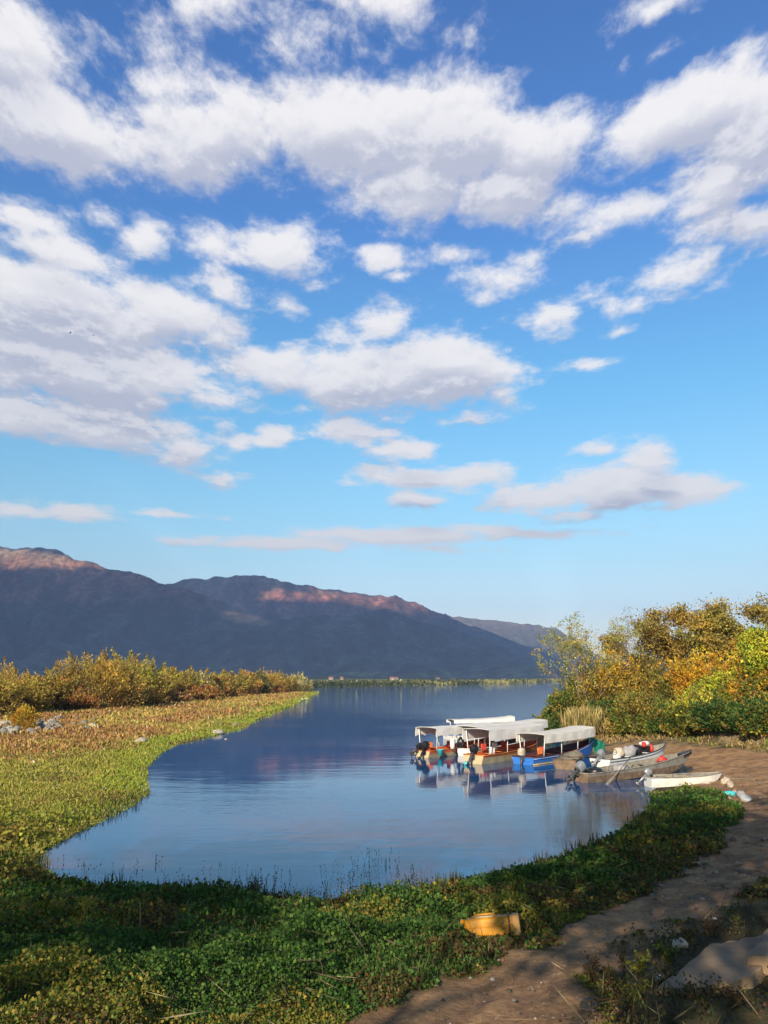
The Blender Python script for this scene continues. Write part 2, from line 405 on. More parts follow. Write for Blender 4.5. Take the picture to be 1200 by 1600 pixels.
naz, nr = 520, 560
azs = np.concatenate([np.linspace(-math.pi, -R(50), 60, endpoint=False), np.linspace(-R(50), R(50), naz - 120), np.linspace(R(50), math.pi, 61)[1:]])
rr = np.concatenate([[0.05], np.geomspace(0.8, 400, nr - 30), np.geomspace(440, 3900, 29)])
AZ, RR = np.meshgrid(azs, rr, indexing='ij'); GX = np.sin(AZ) * RR; GY = np.cos(AZ) * RR
GZ, GD = HD(GX, GY); GZ = np.where(GD < 0, np.minimum(GZ, -0.02), GZ)
pm = pathmask(GX, GY) * sst(GD, -.3, .3)
# wheel ruts and clods on the path
pdz = sdist(GX, GY, PATHP).reshape(GX.shape)
GZ = GZ + pm * ((fbm(GX * 3, GY * 3, 4, 1) - .5) * 0.08 - .05 * (np.exp(-((pdz - .75) / .22) ** 2) + np.exp(-((pdz - 1.6) / .2) ** 2)))
idx = np.arange(AZ.size).reshape(AZ.shape)
F = np.stack([idx[:-1, :-1], idx[:-1, 1:], idx[1:, 1:], idx[1:, :-1]], -1).reshape(-1, 4)
def mixc(a, b, w): return np.asarray(a) * (1 - w[..., None]) + np.asarray(b) * w[..., None]
n1 = fbm(GX * .5, GY * .5, 4, 0); n2 = fbm(GX * 2.2, GY * 2.2, 4, 2)
shp = GX.shape
gc = mixc(np.broadcast_to([0.055, 0.048, 0.022], shp + (3,)), np.broadcast_to([0.10, 0.085, 0.04], shp + (3,)), sst(n1, .35, .65))
leftw = sst(GX, -2, -12) * sst(GY, 20, 30)
rustw = leftw * sst(GY, 42, 68) * sst(GD + (n1 - .5) * 8, 2, 8)
gc = mixc(gc, [0.16, 0.15, 0.035], leftw * .8); gc = mixc(gc, [0.22, 0.11, 0.05], rustw)
rb = sst(GX, 8, 13) * sst(GY, 40, 46)
gc = mixc(gc, [0.30, 0.22, 0.12], rb * sst(n2, .3, .6))
gc = mixc(gc, [0.43, 0.255, 0.125], pm); gc = mixc(gc, [0.21, 0.125, 0.07], pm * sst(n2, .50, .62) * .7); pd_ = sdist(GX, GY, PATHP).reshape(shp); gc = mixc(gc, [0.24, 0.145, 0.085], pm * .6 * (np.exp(-((pd_ - .75) / .22) ** 2) + np.exp(-((pd_ - 1.6) / .2) ** 2)) * sst(n1, .3, .5))
gc = mixc(gc, [0.06, 0.045, 0.03], sst(GD, .6, -.1))
GM, t, o = newmat('earth')
at = t.n('ShaderNodeAttribute', attribute_name='tone'); tc = t.n('ShaderNodeTexCoord'); b = t.n('ShaderNodeBsdfPrincipled')
fine = t.noise(tc.outputs['Object'], 9, 8, .7); fine2 = t.noise(tc.outputs['Object'], 1.7, 6, .65)
c = t.mix(1.0, at.outputs['Color'], t.ramp(fine, [(0.3, 0.62), (0.52, 1.0), (0.7, 1.3)]), 'MULTIPLY')
c = t.mix(1.0, c, t.ramp(fine2, [(0.3, 0.75), (0.5, 1.0), (0.7, 1.2)]), 'MULTIPLY')
vo = t.n('ShaderNodeTexVoronoi'); vo.inputs['Scale'].default_value = 14; t.l(tc.outputs['Object'], vo.inputs['Vector'])
peb = t.m('MULTIPLY', t.step(vo.outputs['Distance'], 0.20, 0.10), t.step(fine2, 0.52, 0.60))
c = t.mix(t.m('MULTIPLY', peb, .6), c, (0.36, 0.28, 0.2))
t.l(c, b.inputs['Base Color']); b.inputs['Roughness'].default_value = 0.95; b.inputs['Specular IOR Level'].default_value = .15
bp = t.n('ShaderNodeBump'); bp.inputs['Strength'].default_value = 0.9; bp.inputs['Distance'].default_value = 0.06
t.l(t.m('ADD', fine, t.m('MULTIPLY', peb, .5)), bp.inputs['Height']); t.l(bp.outputs[0], b.inputs['Normal']); t.l(b.outputs[0], o.inputs[0])
V = np.stack([GX, GY, GZ], -1).reshape(-1, 3)
tag(npmesh('ground', V, F, GM, cols=gc.reshape(-1, 3), smooth=True), kind='structure')

# ------------------------------------------------------------------ water
WM, t, o = newmat('lake_water')
b = t.n('ShaderNodeBsdfPrincipled'); tc = t.n('ShaderNodeTexCoord')
b.inputs['Base Color'].default_value = (0.006, 0.072, 0.215, 1); b.inputs['IOR'].default_value = 1.33
mp = t.n('ShaderNodeMapping'); mp.inputs['Scale'].default_value = (0.35, 1.0, 1); mp.inputs['Rotation'].default_value = (0, 0, R(-6)); t.l(tc.outputs['Object'], mp.inputs[0])
mp2 = t.n('ShaderNodeMapping'); mp2.inputs['Scale'].default_value = (0.12, 1.0, 1); mp2.inputs['Rotation'].default_value = (0, 0, R(4)); t.l(tc.outputs['Object'], mp2.inputs[0])
r1 = t.noise(mp.outputs[0], 3.2, 4, .55); r2 = t.noise(mp.outputs[0], 0.7, 3, .5)
calm = t.step(t.noise(mp2.outputs[0], 0.055, 4, .55), 0.42, 0.58)
b.inputs['Roughness'].default_value = 0.03
spw = t.n('ShaderNodeSeparateXYZ'); t.l(tc.outputs['Object'], spw.inputs[0])
openw = t.step(t.m('ADD', t.m('ADD', spw.outputs[1], t.m('MULTIPLY', spw.outputs[0], 2.2)), t.m('MULTIPLY', t.noise(mp2.outputs[0], 0.09, 3, .5), 60)), 95, 190)
hgt = t.m('ADD', t.m('MULTIPLY', r1, t.m('ADD', t.m('MULTIPLY_ADD', calm, 0.0050, 0.0010), t.m('MULTIPLY', openw, 0.022))), t.m('MULTIPLY', r2, 0.009))
bp = t.n('ShaderNodeBump'); bp.inputs['Strength'].default_value = 1.0; bp.inputs['Distance'].default_value = 1.0
t.l(hgt, bp.inputs['Height']); t.l(bp.outputs[0], b.inputs['Normal']); t.l(b.outputs[0], o.inputs[0])
wm = MB(); wm.add([(-10500, -400, 0), (10500, -400, 0), (10500, 13800, 0), (-10500, 13800, 0)], [(0, 1, 2, 3)])
tag(wm.build('lake_water', WM), kind='structure')

# ------------------------------------------------------------------ mountains
def crest(pts, Y):
    a = np.array([PY(px, py, Y)[[0, 2]] for px, py in pts]); return a[:, 0], a[:, 1]
RID = [
    (6500, 3600, crest([(-1400, 900), (-700, 850), (-350, 862), (-150, 838), (-60, 845), (0, 848), (40, 850), (68, 850), (85, 853), (100, 858), (130, 872), (190, 886), (240, 902), (272, 911), (330, 933), (420, 972), (520, 1028), (600, 1060)], 6500)),
    (8200, 3200, crest([(60, 960), (200, 925), (270, 911), (310, 901), (345, 897), (370, 894), (400, 896), (440, 906), (500, 915), (560, 925), (620, 933), (650, 940), (700, 960), (760, 985), (830, 1012), (900, 1046), (930, 1060)], 8200)),
    (11000, 3600, crest([(500, 975), (620, 958), (700, 960), (760, 966), (820, 973), (870, 980), (900, 998), (920, 1016), (960, 1036), (1040, 1052), (1120, 1060)], 11000)),
    (6300, 2700, crest([(120, 1010), (250, 990), (350, 985), (430, 970), (500, 963), (550, 962), (600, 953), (650, 967), (700, 980), (760, 1000), (830, 1030), (880, 1050), (920, 1061)], 6300)),
]
def Hm(x, y):
    x = np.asarray(x, float); y = np.asarray(y, float)
    best = np.zeros(np.broadcast(x, y).shape)
    gul = np.abs(fbm(x / 900 + 3, y / 1500, 5, 1) - .5) * 2; gl2 = np.abs(fbm(x / 320, y / 700 + 9, 4, 2) - .5) * 2
    for (Y, Wd, (cx, cz)) in RID:
        z = np.interp(x, cx, cz, left=cz[0], right=0) + 0 * y
        t = np.where(y < Y, (y - (Y - Wd)) / Wd, 1 - (y - Y) / 3000.0); t = np.clip(t, 0, 1)
        p = t ** 1.25
        zr = z * (1 + (fbm(x / 130 + Y, y * 0, 4, 1) - .5) * .07)
        hh = zr * p - ((1 - gul) ** 2 * 0.75 + gl2 * .25) * z * np.clip(4 * p * (1 - p) + .10 * (t < 1), 0, 1) * .48
        best = np.maximum(best, hh)
    best = best + (fbm(x / 60, y / 60, 3, 3) - .5) * 14 * sst(best, 40, 200)
    return best
sA = P0(470, 1074.5)[:2]; sB = P0(905, 1064)[:2]
def far_shore(x): return np.interp(x, [-6000, sA[0] - 60, sA[0], sB[0] * .35 + sA[0] * .65, sB[0], 900, 6000], [150, sA[1] - 20, sA[1], 700, sB[1], 2300, 4000])
mx_ = np.linspace(-1, 1, 640); mx_ = np.sign(mx_) * np.abs(mx_) ** 1.15 * 1.0
Vy = np.concatenate([np.linspace(0, 1, 12)[:-1] * 0.12, np.linspace(0.12, 1, 400)])
MXg = np.repeat((mx_ * 6800)[:, None], len(Vy), 1)
FS = far_shore(MXg); MYg = FS + Vy[None, :] * (13500 - FS)
plain = 0.25 + np.clip((MYg - FS) * 0.004, 0, 12) + (fbm(MXg / 90, MYg / 90, 3) - .5) * 1.0
MZ = Hm(MXg, MYg); MZ = np.maximum(MZ, 0) + plain * sst(MYg - FS, 0, 25); MZ[:, 0] = -0.6
midx = np.arange(MXg.size).reshape(MXg.shape)
MF = np.stack([midx[:-1, :-1], midx[:-1, 1:], midx[1:, 1:], midx[1:, :-1]], -1).reshape(-1, 4)
MM, t, o = newmat('mountain')
b = t.n('ShaderNodeBsdfPrincipled'); ge = t.n('ShaderNodeNewGeometry'); sp = t.n('ShaderNodeSeparateXYZ'); t.l(ge.outputs['Position'], sp.inputs[0])
nb = t.noise(ge.outputs['Position'], 0.0022, 6, .6); nf = t.noise(ge.outputs['Position'], 0.02, 6, .65)
z = t.m('ADD', sp.outputs[2], t.m('MULTIPLY', t.m('SUBTRACT', nb, .5), 420))
c = t.ramp(t.m('DIVIDE', z, 1400.0, clamp=True), [(0.0, (0.10, 0.11, 0.045)), (0.05, (0.042, 0.05, 0.036)), (0.34, (0.048, 0.05, 0.038)), (0.44, (0.13, 0.065, 0.038)), (0.58, (0.21, 0.085, 0.05)), (0.68, (0.22, 0.115, 0.06)), (0.80, (0.25, 0.185, 0.11)), (1.0, (0.26, 0.21, 0.14))])
c = t.mix(1.0, c, t.ramp(nf, [(0.3, 0.3), (0.5, 1.0), (0.7, 1.9)]), 'MULTIPLY')
mpm = t.n('ShaderNodeMapping'); mpm.inputs['Scale'].default_value = (1, .45, .25); mpm.inputs['Rotation'].default_value = (0, 0, .5); t.l(ge.outputs['Position'], mpm.inputs[0])
c = t.mix(1.0, c, t.ramp(t.noise(mpm.outputs[0], 0.006, 5, .55, .6), [(0.36, 0.45), (0.5, 1.0), (0.64, 1.8)]), 'MULTIPLY')
c = t.mix(t.step(t.noise(ge.outputs['Position'], 0.0035, 4, .6), 0.66, 0.72), c, (0.12, 0.12, 0.06))
c = t.mix(t.m('MULTIPLY', t.step(sp.outputs[1], 8800, 9800), .75), c, t.ramp(nf, [(.35, (.07, .075, .04)), (.65, (.24, .21, .12))]))
t.l(c, b.inputs['Base Color']); b.inputs['Roughness'].default_value = .95; b.inputs['Specular IOR Level'].default_value = 0.1
bp = t.n('ShaderNodeBump'); bp.inputs['Strength'].default_value = 1; bp.inputs['Distance'].default_value = 25; t.l(nf, bp.inputs['Height']); t.l(bp.outputs[0], b.inputs['Normal'])
t.l(b.outputs[0], o.inputs[0])
tag(npmesh('mountains', np.stack([MXg, MYg, MZ], -1).reshape(-1, 3), MF, MM, smooth=True), kind='structure')

# haze: one closed box of pale air round everything
HM = bpy.data.materials.new('haze'); HM.use_nodes = True; HM.node_tree.nodes.clear(); t = NT(HM.node_tree)
o = t.n('ShaderNodeOutputMaterial'); pv = t.n('ShaderNodeVolumePrincipled')
HAZE_D = 8.5e-5
pv.inputs['Density'].default_value = HAZE_D; pv.inputs['Color'].default_value = (0.40, 0.58, 1.0, 1); pv.inputs['Anisotropy'].default_value = -0.25
t.l(pv.outputs[0], o.inputs['Volume'])
hz = MB(); hz.box((0, 5000, 648.0), (22000, 18000, 1302)); hzo = hz.build('haze', HM); tag(hzo, kind='stuff')

# unseen cloud-like sheet added to shade the mountain side, with holes for sunny patches
def projpx(x, y, z):
    c, s = math.cos(PITCH), math.sin(PITCH); zz = z - CAM_H; dep = y * c + zz * s; v = -y * s + zz * c
    return 600 + 1200 * x / dep, 800 - 1200 * v / dep
LITP = [(55, 884, 110, 12, 0.05), (-40, 870, 90, 20, 0), (520, 935, 125, 10, 0.02), (620, 945, 60, 12, 0.15), (560, 942, 60, 12, 0.05), (430, 935, 30, 6, 0), (380, 972, 32, 8, .1), (195, 917, 22, 6, .2),
        (790, 985, 55, 12, .25), (860, 985, 60, 14, .1), (880, 1020, 45, 9, .45), (650, 1067, 210, 3, 0), (12, 850, 12, 4, 0)]
CLZ = 4300.0
tt = CLZ / math.tan(SUN_EL)
gx, gy = np.meshgrid(np.linspace(-11500, 3000, 280), np.linspace(-9800, 1800, 220), indexing='ij')
sx_, sy_, sz_ = gx.copy(), gy.copy(), np.full(gx.shape, CLZ); hit = np.zeros(gx.shape, bool); hx = gx * 0; hy = gx * 0; hzv = gx * 0
for s in np.linspace(6500, 12500, 260):
    X = gx - SUN_DIR[0] * s; Y = gy - SUN_DIR[1] * s; Z = CLZ - SUN_DIR[2] * s
    h = Hm(X, Y) if True else 0
    now = (~hit) & ((Z < h + 3) | (Z < 3)); hx[now] = X[now]; hy[now] = Y[now]; hzv[now] = max(Z, 2); hit |= now
qx_, qy_ = projpx(hx, np.maximum(hy, 50), hzv)
lit = np.zeros(gx.shape)
wob = (fbm(gx / 220, gy / 220, 4, 2) - .5)
for (cx, cy, rx, ry, sl) in LITP:
    dy = qy_ - cy - (qx_ - cx) * sl
    lit = np.maximum(lit, 1.15 - np.sqrt(((qx_ - cx) / rx) ** 2 + (dy / ry) ** 2) + wob * 1.7)
cover = (hy > 1500) & (lit < 0.15)  # sheet left open where sun patches should land on the slopes
cz = CLZ + (fbm(gx / 700, gy / 700, 4, 1)) * 260
ci = np.arange(gx.size).reshape(gx.shape)
keep = cover[:-1, :-1] & cover[1:, :-1] & cover[:-1, 1:] & cover[1:, 1:]
Fq = np.stack([ci[:-1, :-1], ci[1:, :-1], ci[1:, 1:], ci[:-1, 1:]], -1)[keep]
n = gx.size
Vc = np.concatenate([np.stack([gx, gy, cz], -1).reshape(-1, 3), np.stack([gx, gy, CLZ + (fbm(gx / 500, gy / 500, 3, 3) - .5) * 60 - 20], -1).reshape(-1, 3)])
Fc = np.concatenate([Fq, Fq[:, ::-1] + n])
CM, t, o = newmat('cloud'); df = t.n('ShaderNodeBsdfDiffuse'); df.inputs[0].default_value = (.85, .85, .87, 1); t.l(df.outputs[0], o.inputs[0])  # cloud-white diffuse for the added shade sheet
tag(npmesh('shade_cloud_sheet', Vc, Fc, CM), kind='stuff')

# ------------------------------------------------------------------ leaves
def leaves(C, size, D=None, up=0.0, asp=0.55, rng=RNG, fold=0.25):
    """C (n,3) positions; size (n,) lengths; D optional (n,3) direction bias -> verts (4n,3), faces (n,4)"""
    n = len(C); d = rng.normal(size=(n, 3))
    if D is not None: d = d * 0.6 + D * 1.0
    d[:, 2] += up; d /= np.linalg.norm(d, axis=1)[:, None] + 1e-9
    r = rng.normal(size=(n, 3)); s = np.cross(d, r); s /= np.linalg.norm(s, axis=1)[:, None] + 1e-9
    nn = np.cross(d, s); L = size[:, None]; Wd = L * asp
    V = np.empty((n, 4, 3)); V[:, 0] = C; mid = C + d * L * .45 + nn * Wd * fold
    V[:, 1] = mid + s * Wd * .5; V[:, 2] = C + d * L; V[:, 3] = mid - s * Wd * .5
    F = np.arange(4 * n).reshape(n, 4); return V.reshape(-1, 3), F
def rep4(c): return np.repeat(c, 4, 0)
def pal(cols, n, rng=RNG, jit=0.22, w=None):
    cols = np.asarray(cols, float); k = rng.choice(len(cols), n, p=w); c = cols[k] * (1 + rng.normal(0, jit, (n, 1))) * (1 + rng.normal(0, jit * .3, (n, 3)))
    return np.clip(c, 0.004, 0.9)

def skel(base, h, spread, n_main, rng, lean=(0, 0), droop=0.0, levels=3, trunk_r=.12, kick=.5):
    """recursive branches -> list of (pts, radii), tips"""
    out = []; tips = []
    def grow(p, d, L, r, lv):
        k = 5; pts = [p]; rad = [r]; q = np.array(p, float); dd = np.array(d, float)
        for i in range(k):
            dd = dd + rng.normal(0, .13, 3); dd[2] += .03 - droop * (lv > 0); dd /= np.linalg.norm(dd)
            q = q + dd * L / k; pts.append(q.copy()); rad.append(r * (1 - .62 * (i + 1) / k))
        out.append((pts, rad))
        if lv >= levels: tips.append((q, dd)); tips.append((np.array(pts[3]), dd)); return
        nb = rng.integers(3, 5)
        for j in range(nb):
            f = rng.integers(2, k + 1) if j else k
            a = rng.normal(0, kick, 3); nd = dd + a; nd[2] += .12; nd /= np.linalg.norm(nd)
            grow(pts[f], nd, L * rng.uniform(.55, .78), rad[f] * .75, lv + 1)
    for m in range(n_main):
        a = rng.uniform(0, 6.28) if n_main > 1 else 0; sp_ = spread * rng.uniform(.5, 1.2) if n_main > 1 else 0
        d = np.array([math.cos(a) * sp_ + lean[0], math.sin(a) * sp_ + lean[1], 1.0]); d /= np.linalg.norm(d)
        grow(np.array(base, float) + np.array([math.cos(a), math.sin(a), 0]) * trunk_r * 1.3 * (n_main > 1), d, h, trunk_r, 0)
    return out, tips

def shrub(name, x, y, z, hgt, wid, cols, label, cat='bush', group=None, nleaf=6000, leaf=.16, seed=0, feather=0.0, stems=9, asp=.5, base_cols=None, gap=.35, depth=None, nclump=None, stem_mat=None, bright=1.0, fleck=None):
    rng = np.random.default_rng(seed + 1000)
    e = empty(name, (x, y, z), 0, label, cat, group)
    rx = wid / 2; ry = (depth or wid * .8) / 2
    K = nclump or int(np.clip(26 + wid * 6, 24, 90))
    u = rng.normal(size=(K, 3)); u[:, 2] = np.abs(u[:, 2]) * .9 ; u /= np.linalg.norm(u, axis=1)[:, None]
    rad = rng.uniform(.45, .95, K) ** .6
    cc = u * rad[:, None] * np.array([rx, ry, hgt * .80]); cc[:, 2] = cc[:, 2] + hgt * .10
    cc[:, 2] = np.clip(cc[:, 2], hgt * .08, None); cc[:, 2] *= rng.uniform(.8, 1.16, K)
    cr = rng.uniform(.10, .21, K) * (wid + hgt) * .5 * (1 + .0 * K)
    kk = rng.choice(K, nleaf, p=cr ** 2 / (cr ** 2).sum())
    g_ = rng.normal(size=(nleaf, 3)); g_ /= np.linalg.norm(g_, axis=1)[:, None]; g_ *= (rng.uniform(.3, 1, nleaf) ** .5)[:, None]
    C = cc[kk] + g_ * cr[kk][:, None] * np.array([1, 1, .85])
    if feather > 0:
        m = rng.random(nleaf) < feather; nsp = max(12, K)
        us = rng.integers(0, K, nsp); b0 = cc[us]; dr = b0 / np.array([rx, ry, hgt]); dr[:, 2] = np.abs(dr[:, 2]) + .7; dr /= np.linalg.norm(dr, axis=1)[:, None]
        ln = rng.uniform(.10, .30, nsp) * hgt
        ks = rng.integers(0, nsp, m.sum()); tpar = rng.random(m.sum())
        C[m] = b0[ks] + dr[ks] * (cr[us[ks]] * .6 + tpar * ln[ks])[:, None] + rng.normal(0, .035 * hgt, (m.sum(), 3)) * (1.1 - tpar)[:, None]
    C[:, 2] *= hgt / np.percentile(C[:, 2], 99.6); C[:, 2] = np.maximum(C[:, 2], 0.02)
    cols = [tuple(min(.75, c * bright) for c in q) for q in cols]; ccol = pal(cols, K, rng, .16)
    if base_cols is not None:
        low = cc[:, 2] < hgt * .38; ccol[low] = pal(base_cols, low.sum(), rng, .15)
    col = ccol[kk] * (1 + rng.normal(0, .22, (nleaf, 1))); mixm = rng.random(nleaf) < .22; col[mixm] = pal(cols, mixm.sum(), rng, .2)
    if fleck is not None: fk = (rng.random(K) < .35)[kk] & (rng.random(nleaf) < .6); col[fk] = pal(fleck, fk.sum(), rng, .2)
    outd = C / np.array([rx, ry, hgt]); outd /= np.linalg.norm(outd, axis=1)[:, None] + 1e-6
    Vv, Ff = leaves(C, leaf * rng.uniform(.6, 1.35, nleaf), outd, .35, asp, rng)
    npmesh('crown', Vv, Ff, LEAF, cols=rep4(np.clip(col, .004, .8)), parent=e)
    for i in range(stems):
        k = rng.integers(0, K); tpt = cc[k]; a = rng.normal(0, .12 * wid, 2); st = MB()
        mid = np.array([tpt[0] * .45 + a[0] * .3, tpt[1] * .45 + a[1] * .3, tpt[2] * .55])
        r0 = .012 * hgt + .012; dr = tpt / np.array([rx, ry, hgt]); dr[2] += .8; dr /= np.linalg.norm(dr)
        st.tube([(a[0] * .4, a[1] * .4, -.15), mid, tpt, tpt + dr * cr[k] * rng.uniform(1.0, 1.8)], [r0, r0 * .6, r0 * .3, .008], 5)
        st.build('stem', stem_mat or BARK, parent=e)
    return e

def tree(name, x, y, z, sk, cols, label, leaf=.16, per=90, sig=.35, cat='tree', group=None, seed=0, bark=None, keepf=1.0, asp=.6, up=.1):
    rng = np.random.default_rng(seed + 500); out, tips = sk
    e = empty(name, (x, y, z), 0, label, cat, group); mb = MB()
    for pts, rad in out: mb.tube(pts, [max(r, .006) for r in rad], 6 if rad[0] > .04 else 4, cap=False)
    mb.build('trunk', bark or BARK, parent=e)
    T = np.array([t_[0] for t_ in tips]); keep = rng.random(len(T)) < keepf; T = T[keep]
    n = len(T) * per; k = np.repeat(np.arange(len(T)), per)
    C = T[k] + rng.normal(0, 1, (n, 3)) * sig * rng.uniform(.4, 1.1, len(T))[k][:, None] * np.array([1, 1, .75])
    tc_ = pal(cols, len(T), rng, .16); col = tc_[k] * (1 + rng.normal(0, .2, (n, 1)))
    Vv, Ff = leaves(C, leaf * rng.uniform(.6, 1.35, n), None, up, asp, rng)
    npmesh('crown', Vv, Ff, LEAF, cols=rep4(np.clip(col, .004, .8)), parent=e)
    return e

# ------------------------------------------------------------------ ground cover (uncountable plants)
def scatter(n, r0, r1, a0, a1, cond, dens_pow=0.0):
    """points spread evenly over what one sees from the bank: r log-uniform"""
    r = np.exp(RNG.uniform(math.log(r0), math.log(r1), n)); a = RNG.uniform(R(a0), R(a1), n)
    x = np.sin(a) * r; y = np.cos(a) * r; h, d = HD(x, y); m = cond(x, y, d, h); return x[m], y[m], h[m], d[m]
SLP = np.array([G(*p)[:2] for p in [(1030, 1552), (1110, 1566), (1240, 1560), (1260, 1440), (1112, 1470)]])
def off_slab(x, y): return sdist(x, y, SLP) < 0.0

# leafy green cover on the near bank
def c1(x, y, d, h):
    p = pathmask(x, y); e = (fbm(x * .9, y * .9, 3, 1) > .12)
    return (d > -0.25) & (p < .45) & (y < 37) & (x > -34) & e & ~((x < -7) & (RNG.random(len(x)) < sst(y, 22, 32))) & ~((x > 1.5) & (y < 16) & (sdist(x, y, PATHP) < 0) & (x > y * .27)) & off_slab(x, y)
x, y, h, d = scatter(560000, 5.5, 38, -42, 38, c1)
dist = np.hypot(x, y); n = len(x)
mound = fbm(x * .9, y * .9, 4, 2); fine = fbm(x * 3.1, y * 3.1, 3, 0)
hp = (0.05 + 0.42 * sst(mound, .3, .75)) * (0.4 + fine) * sst(d, -.3, 1.2) * (1 - pathmask(x, y)) * (0.35 + 0.65 * sst(-sdist(x, y, PATHP), 0, 1.6))
zt = h + hp * RNG.random(n) ** .45
zt = np.maximum(zt, 0.01 + .10 * RNG.random(n))
yl = sst(fbm(x * .45 + 5, y * .45, 4, 3) + .16 * sst(y, 11, 8) + .35 * sst(x, -8, -12) * sst(y, 18, 23) + .12 * sst(-sdist(x, y, PATHP), 2.2, .2), .50, .66)
brown = sst(fbm(x * .6, y * .6 + 9, 4, 1) + .22 * sst(-sdist(x, y, PATHP), 2.5, 0), .56, .70) * sst(y, 30, 20)
g1 = pal([(.055, .13, .025), (.075, .165, .03), (.04, .09, .02), (.12, .19, .035)], n, jit=.22)
y1 = pal([(.26, .23, .035), (.18, .20, .035), (.33, .25, .05), (.14, .17, .03)], n, jit=.2)
b1 = pal([(.14, .075, .03), (.10, .07, .03), (.18, .12, .04)], n, jit=.25)
lw_ = sst(x, -6, -10) * sst(y, 17, 22); y2_ = pal([(.30, .30, .045), (.38, .34, .06), (.22, .26, .045), (.34, .27, .08)], n, jit=.18)
rnd = RNG.random(n); col = np.where((rnd < yl * .85)[:, None], y1, g1); col = np.where((RNG.random(n) < lw_ * .8)[:, None], y2_, col); col = np.where((RNG.random(n) < brown * .65)[:, None], b1, col)
size = np.clip(dist * .0037, .025, .10) * RNG.uniform(.6, 1.5, n)
Vv, Ff = leaves(np.stack([x, y, zt], -1), size, None, .15, .85)
tag(npmesh('ground_cover', Vv, Ff, LEAF, cols=rep4(col)), kind='stuff')
n = 1500; a = RNG.uniform(R(-40), R(40), n); r_ = np.exp(RNG.uniform(math.log(6), math.log(26), n)); x = np.sin(a) * r_; y = np.cos(a) * r_; h, d = HD(x, y); k = (d > .2) & (pathmask(x, y) < .9) & off_slab(x, y); x, y, h = x[k], y[k], h[k]; n = len(x)
Vv, Ff = leaves(np.stack([x, y, h + RNG.random(n) * .28 + .02], -1), RNG.uniform(.15, .55, n), RNG.normal(0, 1, (n, 3)) * [1.5, 1.5, .35], .1, .035)
tag(npmesh('dead_stems', Vv, Ff, GRASSM, cols=rep4(pal([(.30, .22, .12), (.18, .12, .07), (.40, .32, .19)], n))), kind='stuff')
# upright stalks and blades through the cover and along the water's edge
def c1b(x, y, d, h): return (d > -0.5) & (pathmask(x, y) < .3) & (y < 37) & ((d < 1.4) | (RNG.random(len(x)) < .13)) & ~((x > 2.2) & (y < 11.5) & (x > y * .42))
x, y, h, d = scatter(120000, 6, 38, -42, 38, c1b); n = len(x); dist = np.hypot(x, y)
cl = sst(fbm(x * .8, y * .8, 3, 2), .35, .65)
L = (.08 + .24 * cl * RNG.random(n)) * (1 + .5 * sst(d, 1.2, -.2))
col = pal([(.10, .12, .03), (.05, .09, .02), (.17, .13, .05), (.06, .045, .025)], n)
Vv, Ff = leaves(np.stack([x, y, np.maximum(h, -.05)], -1), L, np.tile([0, 0, 2.2], (n, 1)), .4, .09)
tag(npmesh('shore_grass', Vv, Ff, GRASSM, cols=rep4(col)), kind='stuff')

PILE = np.array([G(*p)[:2] for p in [(-60, 1153), (60, 1151), (100, 1142), (112, 1130), (60, 1124), (-60, 1122)]])
# left bank: yellow green growth along the water, rust coloured brush further in
def c2(x, y, d, h): return (d > -0.3) & (x < -3) & (RNG.random(len(x)) < sst(y, 18, 27)) & (y < 300) & ((sdist(x, y, PILE) < .2) | (RNG.random(len(x)) < .22))
x, y, h, d = scatter(620000, 19, 300, -40, -4, c2); n = len(x); dist = np.hypot(x, y)
nn = fbm(x * .12, y * .12, 4, 1)
rw = sst(y, 40, 66) * sst(d + (nn - .5) * 9, 1.5, 7); rust = RNG.random(n) < rw * .92
gre = sst(d + (fbm(x * .4, y * .25, 3, 2) - .5) * 5, 3.2, .5)
cg = pal([(.30, .30, .045), (.38, .34, .06), (.24, .27, .045), (.42, .33, .10)], n, jit=.18)
cgg = pal([(.25, .30, .04), (.32, .35, .05)], n, jit=.18)
cr_ = pal([(.33, .16, .06), (.40, .22, .08), (.26, .12, .05), (.48, .30, .13), (.40, .28, .07)], n, jit=.25)
oc = RNG.random(n) < .85 * sst(fbm(x * .16 + 4, y * .10, 4, 3), .42, .60); cr_[oc] = pal([(.46, .33, .09), (.38, .32, .08)], oc.sum())
col = np.where((RNG.random(n) < gre)[:, None], cgg, cg); col = np.where(rust[:, None], cr_, col)
fl = RNG.random(n) < .012; col[fl] = (.62, .56, .46)
brn = (RNG.random(n) < .5 * sst(fbm(x * .25, y * .2, 4, 3), .55, .68)); col[brn & ~rust] = pal([(.28, .18, .06), (.2, .13, .05)], (brn & ~rust).sum())
L = np.clip(dist * .0036, .09, .48) * RNG.uniform(.4, 1.4, n) * np.where(rust, 1.25, .85) * (0.5 + 1.0 * fbm(x * .5, y * .35, 3, 0))
Vv, Ff = leaves(np.stack([x, y, np.maximum(h, -.02)], -1), L, np.tile([0, 0, .7], (n, 1)), .2, .40)
tag(npmesh('bank_brush', Vv, Ff, GRASSM, cols=rep4(col)), kind='stuff')

